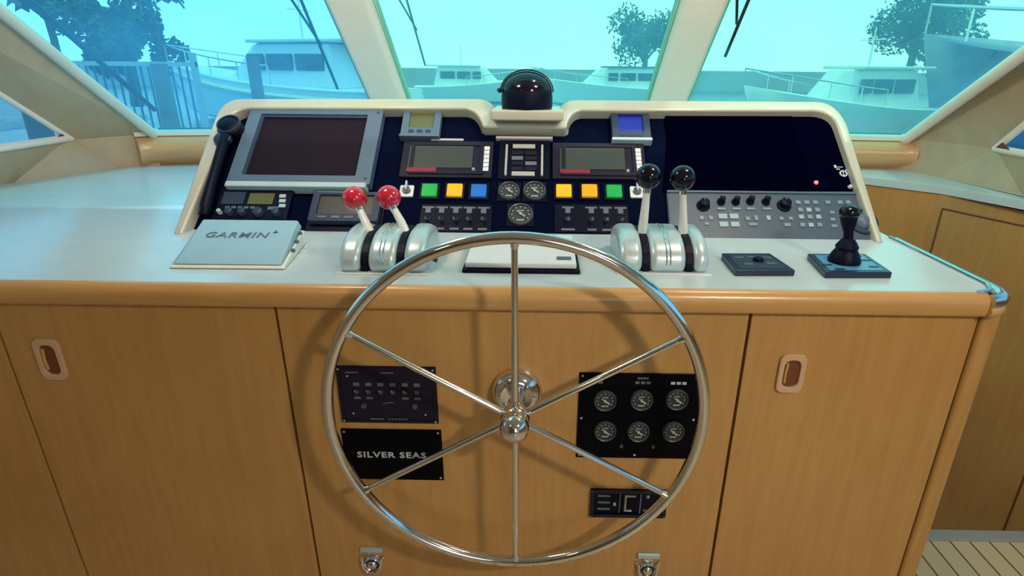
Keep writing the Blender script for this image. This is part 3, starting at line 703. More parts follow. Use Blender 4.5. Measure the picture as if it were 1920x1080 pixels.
keys += [(1313, 415, 8, 7, 0), (1330, 415, 8, 7, 0), (1322, 426, 8, 5, 0), (1398, 416, 8, 7, 0), (1414, 415, 7, 9, 0), (1408, 427, 16, 5, 0), (1437, 415, 7, 8, 1), (1461, 416, 8, 6, 0), (1478, 416, 8, 6, 0), (1472, 428, 12, 6, 0)]
keys += [(u, 386, 9, 6, 0) for u in (1492, 1508, 1524, 1547, 1570, 1585)]
for j, v in enumerate((400, 413, 428)):
    keys += [(u+j*2, v, 9, 7, 1 if (j+i) % 2 else 0) for i, u in enumerate((1496, 1512, 1528))]
keys += [(1555, 405, 9, 5, 0), (1556, 418, 9, 5, 0), (1559, 430, 11, 5, 0)]
for u, v, kw, kh, br in keys:
    x, y = kp(u, v); a = kp(u-kw/2, v)[0]; b_ = kp(u+kw/2, v)[0]; c = kp(u, v-kh/2)[1]; d = kp(u, v+kh/2)[1]
    pbox('key', mk2 if br else mk, t, a, b_, d, c, .014, .0175, bevel=.0008)
x, y = kp(1612, 422); b = B()
lathe(b, [(.040, .014), (.039, .020), (.034, .021), (.032, .016)], 32, Matrix.Translation((x, y, 0))); obj('trackball_ring', b, M['grey_blue_d'], t, smooth=True)
b = B(); ball(b, (x, y, .008), .026, (1, 1, 1)); obj('trackball', b, M['grey_blue'], t, smooth=True)

# ================================================================== COMPASS
p = onY(988, 203, 1.74)
t = thing('compass', 'black domed compass standing in the notch of the cream hood', 'compass', Matrix.Translation(p))
r = .074
bm = B(); lathe(bm, [(0, 0), (r*.98, 0), (r, .006), (r*1.0, .034), (r*.97, .050)], 40); obj('base', bm, M['black'], t, smooth=True)
bm = B(); lathe(bm, [(r*.97*math.cos(a), .048+r*.72*math.sin(a)) for a in [PI/2*k/10 for k in range(10)]]+[(0, .048+r*.72)], 40)
obj('dome', bm, M['black_gloss'], t, smooth=True)
bm = B()   # hood shell: an arch over the rear
n = 24; R0, R1 = r*1.0, r*1.05
for rr, yy in ((0, 0),): pass
rows = []
for yy in (-.012, .0, .02, .05):
    rows.append([(bm.verts.new((R1*math.cos(PI*k/n), yy, .045+R1*.80*math.sin(PI*k/n))), bm.verts.new((R0*math.cos(PI*k/n), yy, .045+R0*.78*math.sin(PI*k/n)))) for k in range(n+1)])
for a, b in zip(rows, rows[1:]):
    for k in range(n):
        bm.faces.new((a[k][0], a[k+1][0], b[k+1][0], b[k][0])); bm.faces.new((a[k][1], b[k][1], b[k+1][1], a[k+1][1]))
for a in (rows[0], rows[-1]):
    for k in range(n): bm.faces.new((a[k][0], a[k][1], a[k+1][1], a[k+1][0]))
obj('shade_hood', bm, mat('compass_hood', (.006, .015, .032), .4), t, smooth=True)
bm = B(); tube(bm, [(-r*1.03, -.02, .048), (-r*1.10, 0, .050), (-r*1.10, .03, .05)], .006, 8); obj('side_knob', bm, M['black'], t, smooth=True)
# ledge the compass stands on (part of the hood)
b0 = p-Vector((0, 0, .0)); bm = B()
box(bm, p.x-.100, p.x+.105, 1.665, 1.86, p.z-.03, p.z-.0005); o = obj('compass_ledge', bm, M['gelcoat'], hood, bevel=.006); o.matrix_parent_inverse = hood.matrix_world.inverted()

# ================================================================== STEERING WHEEL
XW, YW, ZW, RW = -.0446, .95, H-.6415, .368
t = thing('steering_wheel', 'large six-spoke polished steel steering wheel in front of the console', 'steering wheel', Matrix.Translation((XW, YW, ZW)) @ Matrix.Rotation(PI/2, 4, 'X'))
bm = B(); tube(bm, [(RW*math.cos(2*PI*k/96), RW*math.sin(2*PI*k/96), 0) for k in range(96)], .0115, 16, closed=True); obj('rim', bm, M['chrome'], t, smooth=True)
for k in range(6):
    a = PI/2+k*PI/3; bm = B(); d = Vector((math.cos(a), math.sin(a), 0))
    cyl(bm, d*.022, d*(RW-.006), .0068, .0062, 16, caps=False); cyl(bm, d*(RW-.020), d*(RW-.008), .0065, .0095, 16, caps=False)
    obj('spoke', bm, M['chrome'], t, smooth=True)
bm = B(); lathe(bm, [(.020, -.03), (.026, -.018), (.030, .0), (.028, .014), (.022, .02), (.0, .02)], 32); obj('hub', bm, M['chrome'], t, smooth=True)
bm = B(); lathe(bm, [(.0275, .014), (.0290, .030), (.0275, .042), (.019, .052), (.008, .057), (0, .058)], 32); c = obj('hub_cap', bm, M['chrome'], t, smooth=True)
bm = B(); cyl(bm, (0, 0, -.09), (0, 0, -.02), .017, .019, 24); obj('shaft', bm, M['steel'], t, smooth=True)
t = thing('steering_flange', 'round polished steel flange on the console behind the wheel hub', 'flange', frame_face(XW-.001, ZW-.006))
bm = B(); lathe(bm, [(.053, 0), (.054, .008), (.051, .020), (.042, .030), (.034, .033), (.024, .028), (0, .028)], 40); obj('flange', bm, M['chrome'], t, smooth=True)
for k in range(4):
    a = PI/4+k*PI/2; bm = B(); lathe(bm, [(.005, .026), (.005, .029), (0, .030)], 6, Matrix.Translation((.036*math.cos(a), .036*math.sin(a), -.004))); obj('bolt', bm, M['steel'], t)

# ================================================================== THROTTLES
def throttle(label, u0, u1, slots, levers, knob, lever_mat):
    y0 = onZ((u0+u1)/2, 514, ZC).y
    xa, xb = onZ(u0, 510, ZC).x, onZ(u1, 510, ZC).x
    t = thing('engine_control', label, 'engine control', Matrix.Translation(((xa+xb)/2, y0, ZC)))
    w = xb-xa; hh = .077; D = .20
    prof = [(0, 0), (0, .020)]
    for k in range(1, 13):
        a = PI/2*k/12; prof.append((.10-.10*math.cos(a), .020+(hh-.020)*math.sin(a)))
    prof += [(.135, hh*.985), (.17, hh*.82), (.19, hh*.5), (D, .0)]
    ss = [onZ(u, 505, ZC).x-(xa+xb)/2 for u in slots]; sw = .0075
    edges = [-w/2]+[v for s in ss for v in (s-sw, s+sw)]+[w/2]
    for i in range(0, 6, 2):
        b = B(); prism_x(b, prof, edges[i], edges[i+1]); obj('housing', b, M['alu'], t, bevel=.015, segs=5)
    if edges[3]-edges[2] > .05:
        b = B(); mid = (edges[2]+edges[3])/2
        for s in (-.004, .004): tube(b, [(mid+s, y-.0005*1, z+.0008) for y, z in prof[1:16]], .0013, 6)
        obj('rib', b, M['chrome'], t, smooth=True)
    b = B(); box(b, -w/2-.006, w/2+.006, -.006, D+.006, -.001, .003); obj('base_plate', b, M['laminate'], t, bevel=.002)
    for s, (ku, kv, Yk, bu, bv, kr, bend) in zip(ss, levers):
        b = B(); prism_x(b, [(y+.006, z-.006 if z > .01 else .003) for y, z in prof], s-sw+.0005, s+sw-.0005); obj('slot', b, M['black'], t)
        kp_ = onY(ku, kv, Yk)-Vector(((xa+xb)/2, y0, ZC)); base = Vector((s, .085, hh-.025))
        tip = kp_+(base-kp_).normalized()*kr*.8
        mid = base.lerp(tip, .5)+Vector((bend, 0, 0))
        pts = [base, base.lerp(tip, .25)+Vector((bend*.8, 0, 0)), mid, base.lerp(tip, .8)+Vector((bend*.3, 0, 0)), tip]
        b = B(); tube(b, pts, [.0095, .0105, .0095, .008, .008], 14, flat=1.0); lv = obj('lever', b, lever_mat, t, smooth=True)
        b = B(); ball(b, kp_, kr); kb = obj('knob', b, knob, lv, smooth=True)
        b = B(); d = (base-kp_).normalized(); cyl(b, kp_+d*kr*.85, kp_+d*kr*1.25, .009, .009, 16); obj('collar', b, M['chrome'], lv, smooth=True)
throttle('silver twin engine control with two red ball knobs, left of the wheel', 638, 801, (690, 756), ((665, 372, 1.27, 0, 0, .0275, 0), (729, 370, 1.27, 0, 0, .0275, .004)), M['red'], M['alu_lever'])
throttle('silver twin engine control with two black ball knobs, right of the wheel', 1159, 1325, (1207, 1286), ((1216, 331, 1.23, 0, 0, .0275, 0), (1280, 334, 1.23, 0, 0, .0275, 0)), M['black_gloss'], M['alu_lever'])

# ================================================================== THINGS ON THE WORKTOP
# pale blue sun cover leaning at the left
ctr = onZ(448, 470, ZC)
def cz(u, v, z): return onZ(u, v, ZC+z)
t = thing('display_cover', 'pale blue-grey plastic screen cover with dark lettering lying on the worktop', 'cover', Matrix.Translation((ctr.x, ctr.y, ZC)))
f0, f1 = cz(326, 492, .012), cz(526, 494, .012); b0, b1 = cz(380, 410, .060), cz(560, 412, .060)
O = Vector((ctr.x, ctr.y, ZC))
def grow(P, m):
    c = sum(P, Vector())/4; return [c+(p-c)*m for p in P]
T = [f0-O, f1-O, b1-O, b0-O]
base_ = [p.copy() for p in grow(T, 1.10)]
for p in base_: p.z = .001
bm = B(); mid = [Vector((lerp(a.x, b.x, .6), lerp(a.y, b.y, .6), lerp(a.z, b.z, .45))) for a, b in zip(T, base_)]
R_ = [[bm.verts.new(p) for p in Q] for Q in (base_, mid)]
bm.faces.new(R_[1]); bm.faces.new(R_[0][::-1])
for i in range(4): bm.faces.new((R_[0][i], R_[0][(i+1) % 4], R_[1][(i+1) % 4], R_[1][i]))
obj('rim', bm, M['cover_rim'], t, bevel=.008, segs=3)
bm = B(); lo = [lerp(a, b, .75) for a, b in zip(T, mid)]; R_ = [[bm.verts.new(p) for p in Q] for Q in (lo, grow(T, .985))]
bm.faces.new(R_[1]); bm.faces.new(R_[0][::-1])
for i in range(4): bm.faces.new((R_[0][i], R_[0][(i+1) % 4], R_[1][(i+1) % 4], R_[1][i]))
obj('lid', bm, M['cover'], t, bevel=.006, segs=3)
ex_ = (T[1]-T[0]).normalized(); nz = ex_.cross(T[3]-T[0]).normalized(); ey_ = nz.cross(ex_)
TM = Matrix((( ex_.x, ey_.x, nz.x, 0), (ex_.y, ey_.y, nz.y, 0), (ex_.z, ey_.z, nz.z, 0), (0, 0, 0, 1)))
ct = onZ(443, 437, ZC+.047)-O
ntop = (ct-T[0]).dot(nz); ct = ct-nz*ntop+nz*.0014
tx = text('lettering', 'GARMIN', .034, mat('cover_lettering', (.10, .14, .20), .5), t, 0, 0, 0, .0004, 1.05, .0002); tx.matrix_basis = Matrix.Translation(ct) @ TM
bm = B(); prism(bm, [(.078, .012), (.090, .012), (.084, .024)], 0, .0006); o = obj('triangle_mark', bm, mat('cover_mark', (.04, .10, .20), .5), t); o.matrix_basis = Matrix.Translation(ct) @ TM
for k in range(3):
    bm = B(); q = T[1].lerp(T[2], .35+.2*k)+Vector((.012, 0, -.008)); ball(bm, q, .005); obj('clip', bm, M['grey_blue'], t, smooth=True)

# white chart box with a black base between the controls
a, b, c, d = onZ(866, 512, ZC), onZ(1088, 515, ZC), onZ(1085, 462, ZC), onZ(880, 460, ZC)
O = Vector(((a.x+b.x)/2, a.y, ZC)); w = b.x-a.x; dpt = c.y-a.y
t = thing('flip_lid_box', 'flat white lid on a black base between the two engine controls', 'box', Matrix.Translation(O))
bm = B(); box(bm, -w/2, w/2, 0, dpt, 0, .008); obj('base', bm, M['black'], t, bevel=.002)
bm = B(); prism_x(bm, [(.008, .009), (.008, .022), (dpt-.005, .030), (dpt, .026), (dpt, .009)], -w/2+.006, w/2-.008); obj('lid', bm, M['white'], t, bevel=.003)
bm = B(); box(bm, w/2-.050, w/2-.018, .028, .044, .022, .0265); obj('thumb_catch', bm, M['grey_blue'], t, bevel=.002); t.children[-1]['label'] = 'small blue-grey catch'

# black control plates at the right
def plate(name, label, cat, corners, joy):
    P = [onZ(u, v, ZC+.012) for u, v in corners]; O = sum(P, Vector())/4; O.z = ZC
    t = thing(name, label, cat, Matrix.Translation(O))
    w_ = (P[1]-P[0]).length
    bm = B(); lo = [p-O for p in P]
    R_ = [[bm.verts.new((p.x, p.y, z)) for p in lo] for z in (0, .014)]
    bm.faces.new(R_[1]); bm.faces.new(R_[0][::-1])
    for i in range(4): bm.faces.new((R_[0][i], R_[0][(i+1) % 4], R_[1][(i+1) % 4], R_[1][i]))
    obj('plate', bm, M['blue_plate'], t, bevel=.002)
    inner = [Vector((p.x*.82, p.y*.82, 0)) for p in lo]
    bm = B(); prism(bm, [(p.x, p.y) for p in inner], .014, .0148); obj('face', bm, M['blue_plate_l'] if joy else M['grey_blue_d'], t)
    def loc(s, r_): return lo[0].lerp(lo[1], s).lerp(lo[3].lerp(lo[2], s), r_)
    return t, loc
t, loc = plate('thruster_panel', 'flat navy thruster panel on the worktop, without a joystick', 'control panel', ((1380, 508), (1491, 508), (1443, 476), (1353, 476)), False)
for s, r_ in ((.25, .7), (.5, .72), (.78, .68), (.3, .3), (.72, .35)):
    p = loc(s, r_); bm = B(); box(bm, p.x-.011, p.x+.011, p.y-.005, p.y+.005, .0148, .0168); obj('key', bm, M['gauge_rim'], t, bevel=.001)
p = loc(.55, .5); bm = B(); lathe(bm, [(.012, .0148), (.010, .022), (0, .023)], 20, Matrix.Translation((p.x, p.y, 0))); obj('knob', bm, M['black'], t, smooth=True)
t, loc = plate('joystick', 'black joystick on a navy plate with light blue face, far right of the worktop', 'joystick', ((1548, 512), (1673, 512), (1622, 477), (1514, 477)), True)
p = loc(.45, .52)
bm = B(); lathe(bm, [(.033, .0148), (.034, .020), (.028, .034), (.022, .044), (.024, .050), (.018, .060), (.012, .068), (0, .070)], 28, Matrix.Translation((p.x, p.y, 0))); obj('boot', bm, M['black'], t, smooth=True)
tp = onY(1592, 402, p.y+t.matrix_world.translation.y+.01)-t.matrix_world.translation
bm = B(); b_ = Vector((p.x, p.y, .06)); tube(bm, [b_, b_.lerp(tp, .35), b_.lerp(tp, .7), tp], [.010, .010, .016, .019], 16); obj('stick', bm, M['black'], t, smooth=True)
bm = B(); ball(bm, tp+Vector((0, 0, .004)), .021, (1, 1, .8)); obj('stick_knob', bm, M['black_gloss'], t, smooth=True)
for s, r_ in ((.82, .25), (.85, .6), (.12, .35), (.78, .85), (.25, .12)):
    p = loc(s, r_); bm = B(); box(bm, p.x-.010, p.x+.010, p.y-.004, p.y+.004, .0148, .0162); obj('key', bm, M['blue_plate'], t, bevel=.001)

# ================================================================== PANELS ON THE CONSOLE FACE
def board(name, label, cat, rect, mt=None, th=.004):
    t, w, h = dev(name, label, cat, rect, f='face')
    pbox('plate', mt or M['black'], t, -w/2, w/2, -h/2, h/2, 0, th, bevel=.0008); return t, w, h
t, w, h = board('alarm_panel', 'navy panel with rows of small switches, upper left on the console face', 'switch panel', (636, 686, 820, 791), M['bezel_plum'])
bezel('raised_frame', M['bezel_plum'], t, w*.99, h*.98, w*.93, h*.90, .004, .0065, .003)
screws(t, w, h, M['white_mark'], .0022, .006, .006)
screws(t, w, h, M['white_mark'], .0020, .004, pts=[(-w*.39, h*.33), (-w*.37, -h*.33), (w*.37, -h*.34)])
bm = B()
for s in (-.33, .02): box(bm, s*w-.016, s*w+.012, h*.385, h*.405, .004, .0044)
obj('heading_print', bm, M['dim_mark'], t)
for i in range(6):
    x = (-.31+.122*i)*w
    pbox('label_print', M['dim_mark'], t, x-.006, x+.007, h*.16, h*.22, .004, .0044)
    b = B(); lathe(b, [(.0045, .004), (.0045, .007), (0, .007)], 12, Matrix.Translation((x, h*.06, 0))); s_w = obj('switch', b, M['gauge_rim'], t, smooth=True)
    b = B(); cyl(b, (x, h*.06, .006), (x, h*.12, .016), .0018, .0026, 8); obj('toggle', b, M['dim_mark'], s_w, smooth=True)
    if i not in (2, 3): pbox('label_print', M['dim_mark'], t, x-.007, x+.007, -h*.07, -h*.03, .004, .0044)
for x in (-.25, .27):
    b = B(); lathe(b, [(.006, .004), (.0055, .010), (0, .011)], 14, Matrix.Translation((w*x, -h*.18, 0))); obj('lamp', b, M['gauge_rim'], t, smooth=True)
bm = B(); tube(bm, [(-.012, -h*.17, .0045), (-.006, -h*.13, .0045), (.012, -h*.125, .0045)], .0012, 6); obj('arc_print', bm, M['dim_mark'], t)
bm = B(); box(bm, -w*.20, -w*.06, -h*.43, -h*.405, .0062, .0068)
for k in range(6): box(bm, -w*.02+k*w*.036, -w*.02+k*w*.036+w*.024, -h*.43, -h*.405, .0062, .0068)
obj('maker_print', bm, M['dim_mark'], t)

t, w, h = board('name_plate', 'black plate lettered SILVER SEAS on the console face at the left', 'name plate', (646, 804, 830, 897), M['plate_black'])
screws(t, w, h, M['silver_mark'], .0026, .004, .007)
tx = text('lettering', 'SILVER SEAS', .0215, M['white_mark'], t, -w*.02, h*.0, .0042, .0005, 1.0, .0005)
sc = (.72*w)/max(v.co.x*2 for v in tx.data.vertices if True) if False else 1
xs = [v.co.x for v in tx.data.vertices]; k = (.70*w)/(max(xs)-min(xs)); cxx = (max(xs)+min(xs))/2
for v in tx.data.vertices: v.co.x = (v.co.x-cxx)*k-w*.015

t, w, h = board('gauge_panel', 'black panel of six round engine gauges in two rows, right on the console face', 'gauge panel', (1083, 699, 1308, 857), M['plate_black'])
screws(t, w, h, M['silver_mark'], .0026, .004, .007)
screws(t, w, h, M['white_mark'], .0026, .004, pts=[(-w*.47, -h*.02), (w*.465, -h*.02), (0, -h*.46)])
gr = []
for u, v in ((1134, 748), (1202, 747), (1268, 746), (1134, 805), (1196, 806), (1261, 806)):
    x, z = fl(u, v); x -= t.matrix_world.translation.x; z -= t.matrix_world.translation.z
    G = B(); r = .0245; lathe(G, [(r*.88, .0045), (0, .0045)], 28)
    g = obj('gauge', G, M['gauge_face'], t); g.location = (x, z, 0)
    gauge_parts(g, r, M['gauge_face'], M['gauge_rim'], M['bronze'], .004, True)
    gr.append(x)
for i, x in enumerate(gr[:3]):
    bm = B()
    for k in range(3 if i else 1):
        box(bm, x-.016+k*.012, x-.007+k*.012, h*.385, h*.415, .004, .0045)
    if i == 1: box(bm, x-.012, x+.012, h*.44, h*.46, .004, .0045)
    obj('label_print', bm, M['white_mark'] if i == 2 else M['dim_mark'], t)
for x in (-.12, .15):
    b = B(); lathe(b, [(.0042, .004), (.0038, .009), (0, .010)], 12, Matrix.Translation((w*x, -h*.345, 0))); obj('button', b, M['gauge_rim'], t, smooth=True)

t, w, h = board('control_module', 'small black rectangular module low on the console face, right of the wheel', 'control module', (1106, 916, 1249, 966), M['black'])
bezel('frame', M['black_gloss'], t, w, h, w*.90, h*.78, .004, .009, .002)
for k in range(3): pbox('key', M['dim_mark'], t, -w*.40, -w*.24, h*(.24-.24*k), h*(.30-.24*k), .004, .006)
b = B(); lathe(b, [(.004, .004), (.0035, .008), (0, .009)], 12, Matrix.Translation((-w*.18, -h*.02, 0))); obj('lamp', b, M['silver_mark'], t, smooth=True)
pbox('divider', M['dim_mark'], t, -w*.12, -w*.105, -h*.36, h*.36, .004, .006)
bm = B(); box(bm, -w*.05, -w*.025, -h*.30, h*.30, .004, .006); box(bm, -w*.025, w*.09, h*.24, h*.30, .004, .006); box(bm, -w*.025, w*.05, -h*.30, -h*.24, .004, .006); obj('bracket_print', bm, M['silver_mark'], t)
pbox('divider', M['dim_mark'], t, w*.15, w*.165, -h*.36, h*.36, .004, .006)
b = B(); lathe(b, [(.004, .004), (.0035, .007), (0, .008)], 12, Matrix.Translation((w*.25, h*.26, 0))); obj('lamp', b, mat('pink_lamp', (.4, .25, .28), .4), t, smooth=True)
for k in range(2): pbox('key', M['dim_mark'], t, w*.20, w*.32, -h*.28, -h*.22, .004, .006); break
screws(t, w, h, M['dim_mark'], .002, .009, .003)

# latches at the bottom of the centre panel
def latch(label, u, v):
    x, z = fl(u, v)
    t = thing('latch', label, 'latch', frame_face(x, z), 'steel latches low on the centre panel')
    pbox('strike', M['alu'], t, -.027, .027, .018, .032, 0, .008, bevel=.002)
    pbox('hook_plate', M['steel'], t, -.012, .012, .0, .018, 0, .004, bevel=.001)
    bm = B(); lathe(bm, [(.024, 0), (.024, .006), (.019, .012), (.016, .010)], 28, Matrix.Translation((0, -.018, 0))); obj('cup', bm, M['chrome'], t, smooth=True)
    bm = B(); tube(bm, [(-.024, .004, .010), (-.021, -.022, .014), (-.010, -.036, .016), (.010, -.036, .016), (.021, -.022, .014), (.024, .004, .010)], .0035, 10); obj('bail', bm, M['chrome'], t, smooth=True)
    bm = B(); ball(bm, (0, -.018, .010), .013, (1, 1, .6)); obj('button', bm, M['steel'], t, smooth=True)
    for s in (-1, 1):
        bm = B(); ball(bm, (s*.027, .001, .005), .0045); obj('rivet', bm, M['chrome'], t, smooth=True)
latch('steel latch at the foot of the console, left of the wheel', 699, 1043)
latch('steel latch at the foot of the console, right of the wheel', 1214, 1054)
# small eyelet on the worktop beside the left control
p = onZ(817, 490, ZC); bm = B(); box(bm, -.004, .004, -.010, .010, 0, .008); o = obj('worktop_clip', bm, M['blue_plate'], None, bevel=.002); o.location = p
tag(o, 'tiny dark clip on the worktop beside the red-knobbed engine control', 'clip')

# rings for the added, unseen headliner lamps (their light is set at the top)
for x, y, l in ((.95, -.35, 'added round aft ceiling lamp on the right side'), (-.95, -.35, 'added round aft ceiling lamp on the left side'), (.62, 1.15, 'added round ceiling lamp over the right half of the helm'), (-.62, 1.15, 'added round ceiling lamp over the left half of the helm')):
    t = thing('added_ceiling_lamp', l, 'lamp', Matrix.Translation((x, y, ZT)))
    bm = B(); lathe(bm, [(.12, 0), (.12, -.003), (.14, -.006), (.14, 0)], 32); obj('lamp_ring', bm, M['chrome'], t, smooth=True)

# ================================================================== OUTSIDE
OUT = {}
OUT['white'] = mat('boat_white', (.78, .80, .78), .35); OUT['navy'] = mat('boat_navy', (.006, .03, .16), .3)
OUT['glassd'] = mat('boat_window', (.02, .05, .08), .15); OUT['canvas'] = mat('blue_canvas', (.02, .10, .28), .8)
OUT['leaf'] = mat('foliage', (.035, .085, .05), .9); OUT['trunk'] = mat('trunk', (.10, .08, .06), .9)
OUT['conc'] = mat('dock_concrete', (.42, .43, .42), .8); OUT['pile'] = mat('piling', (.16, .14, .12), .9)
OUT['stripe'] = mat('cream_stripe', (.80, .74, .45), .5); OUT['red'] = mat('canvas_red', (.55, .10, .10), .7)
ZWA = -.9
def water():
    m = bpy.data.materials.new('harbour_water'); m.use_nodes = True; n = m.node_tree; p = n.nodes['Principled BSDF']
    p.inputs['Base Color'].default_value = (.015, .10, .20, 1); p.inputs['Roughness'].default_value = .12
    no = n.nodes.new('ShaderNodeTexNoise'); no.inputs['Scale'].default_value = 1.2; no.inputs['Detail'].default_value = 5
    t = n.nodes.new('ShaderNodeTexCoord'); n.links.new(t.outputs['Object'], no.inputs['Vector'])
    b = n.nodes.new('ShaderNodeBump'); b.inputs['Strength'].default_value = .6; b.inputs['Distance'].default_value = .2
    n.links.new(no.outputs['Fac'], b.inputs['Height']); n.links.new(b.outputs[0], p.inputs['Normal']); return m
bm = B(); box(bm, -250, 250, -60, 400, ZWA-.5, ZWA); o = obj('harbour_water', bm, water()); o['kind'] = 'structure'
# own foredeck
bm = B(); pts = [(-2.5, 2.9), (-2.35, 4.5), (-1.8, 6.6), (-.9, 8.4), (0, 9.2), (.9, 8.4), (1.8, 6.6), (2.35, 4.5), (2.5, 2.9)]
prism(bm, pts, H-1.6, H-1.0); o = struct('foredeck', bm, OUT['white'], bevel=.05)
bm = B(); box(bm, -2.6, 2.6, -4, 2.9, -1.2, -.65); box(bm, -2.6, 2.6, 2.76, 2.95, -1.2, H-.95); struct('hull_side', bm, OUT['white'])

def boat(label, loc, rz, L, bw, hull_mt, cat='boat', s=1, canvas=False, stripe=None):
    Mx = Matrix.Translation(loc) @ Matrix.Rotation(rz, 4, 'Z') @ Matrix.Scale(s, 4)
    t = thing('moored_boat', label, cat, Mx)
    # hull lofted along x (bow at +x)
    bm = B(); rows = []; N = 14
    for i in range(N+1):
        f = i/N; x = -L/2+L*f; hw = bw/2*(1-max(0, (f-.45)/.55)**2.2)+.02; sheer = .95+.75*f**2.2; keel = -.3+.55*max(0, f-.7)**1.2*3
        rake_ = .9*f**4
        rows.append([bm.verts.new((x+rake_*.0, 0, keel)), bm.verts.new((x+rake_*.3, hw*.72, keel*.4+.15)), bm.verts.new((x+rake_, hw, sheer)), bm.verts.new((x+rake_, hw*.92, sheer+.04)),
                     bm.verts.new((x+rake_, -hw*.92, sheer+.04)), bm.verts.new((x+rake_, -hw, sheer)), bm.verts.new((x+rake_*.3, -hw*.72, keel*.4+.15))])
    for a, b in zip(rows, rows[1:]):
        for k in range(7): bm.faces.new((a[k], a[(k+1) % 7], b[(k+1) % 7], b[k]))
    bm.faces.new(rows[0]); bm.faces.new(rows[-1][::-1]); obj('hull', bm, hull_mt, t, smooth=True)
    c0 = bw*.36
    bm = B()
    lo = [(-L*.34, -c0), (L*.12, -c0*.9), (L*.26, -c0*.4), (L*.26, c0*.4), (L*.12, c0*.9), (-L*.34, c0)]
    hi = [(-L*.30, -c0*.85), (L*.02, -c0*.8), (L*.10, -c0*.35), (L*.10, c0*.35), (L*.02, c0*.8), (-L*.30, c0*.85)]
    A = [bm.verts.new((x, y, 1.0)) for x, y in lo]; Bv = [bm.verts.new((x, y, 2.25)) for x, y in hi]
    bm.faces.new(Bv); bm.faces.new(A[::-1])
    for k in range(6): bm.faces.new((A[k], A[(k+1) % 6], Bv[(k+1) % 6], Bv[k]))
    obj('cabin', bm, OUT['white'], t, bevel=.06)
    bm = B()
    for s_y in (-1, 1):
        for x0, x1 in ((-L*.28, -L*.16), (-L*.14, -L*.03), (-L*.01, L*.06)):
            box(bm, x0, x1, s_y*c0*.93-.04, s_y*c0*.93+.04, 1.5, 1.95)
    obj('cabin_window', bm, OUT['glassd'], t)
    bm = B(); box(bm, -L*.40, L*.06, -c0*.95, c0*.95, 2.26, 2.36); obj('cabin_roof', bm, OUT['canvas'] if canvas else OUT['white'], t, bevel=.03)
    bm = B()
    for s_y in (-1, 1):
        P = []
        for i in range(6, N+1):
            f = i/N; x = -L/2+L*f+.9*f**4; hw = bw/2*(1-max(0, (f-.45)/.55)**2.2); P.append(Vector((x, s_y*hw*.9, .95+.75*f**2.2+.55)))
        tube(bm, P, .025, 6)
        for p in P[::2]: cyl(bm, p, p-Vector((0, 0, .52)), .02, .02, 6)
    obj('rail', bm, M['steel'], t, smooth=True)
    bm = B(); cyl(bm, (-L*.1, 0, 2.3), (-L*.1, 0, 3.6), .04, .02, 8); cyl(bm, (-L*.1, -.5, 3.2), (-L*.1, .5, 3.2), .02, .02, 6); obj('mast', bm, OUT['white'], t)
    if stripe:
        bm = B(); P = []
        for i in range(N+1):
            f = i/N; x = -L/2+L*f+.9*f**4*.8; hw = bw/2*(1-max(0, (f-.45)/.55)**2.2)*.97+.05; P.append(Vector((x, hw, .70+.75*f**2.2)))
        tube(bm, P, .09, 6)
        tube(bm, [Vector((p.x, -p.y, p.z)) for p in P], .09, 6); obj('hull_stripe', bm, stripe, t, smooth=True)
    return t
def wp(u, v, Y): return onY(u, v, Y)
boat('white motor boat moored beyond the left window, bow to the left', (-11.0, 26, ZWA+.1), math.radians(162), 8, 3.0, OUT['white'], s=1.35, stripe=OUT['stripe'])
boat('cream motor boat seen through the right window, bow towards the wheelhouse', (10.6, 21, ZWA+.1), math.radians(200), 7, 2.6, OUT['white'], s=1.0)
boat('dark navy yacht at the far right beyond the window', (17.6, 14.5, ZWA+.1), math.radians(100), 9, 3.2, OUT['navy'], s=2.1, canvas=True)
boat('distant white boat with blue canvas seen through the centre window', (4.6, 40, ZWA+.1), math.radians(190), 9, 3, OUT['white'], s=1.0, canvas=True)
boat('distant white boat left of the compass beyond the centre window', (-4.8, 42, ZWA+.1), math.radians(10), 8, 2.8, OUT['white'], s=1.0)

# dock, pilings and a dock gate seen through the left window
dk = B(); box(dk, -13, -7.2, 6, 15, ZWA+.5, ZWA+.75); o = obj('dock', dk, OUT['conc'], None, bevel=.05); tag(o, 'concrete dock along the left side beyond the window', 'dock')
t = thing('dock_gate', 'barred metal dock gate at the lower left beyond the window', 'gate', Matrix.Translation((-8.9, 12.8, ZWA+.75)) @ Matrix.Diagonal((1, 1, .75, 1)))
bm = B(); box(bm, -1.6, 1.6, -.05, .05, 2.0, 2.12); box(bm, -1.6, -1.5, -.06, .06, 0, 2.1); box(bm, 1.5, 1.6, -.06, .06, 0, 2.35); obj('gate_frame', bm, OUT['conc'], t)
bm = B()
for k in range(18): x = -1.42+k*.165; cyl(bm, (x, 0, .1), (x, 0, 2.0), .022, .022, 6)
obj('bars', bm, OUT['canvas'], t)
for i, (x, y, hgt) in enumerate(((-6.9, 8, 1.7), (-6.9, 10.9, 2.3), (-6.9, 14.5, 2.5))):
    bm = B(); cyl(bm, (0, 0, 0), (0, 0, hgt), .16, .14, 14); o = obj('dock_piling', bm, OUT['pile'], None, smooth=True); o.location = (x, y, ZWA)
    tag(o, ['nearest wooden piling beside the dock gate', 'middle wooden piling along the concrete dock', 'farthest wooden piling along the concrete dock'][i], 'piling', 'pilings along the dock')
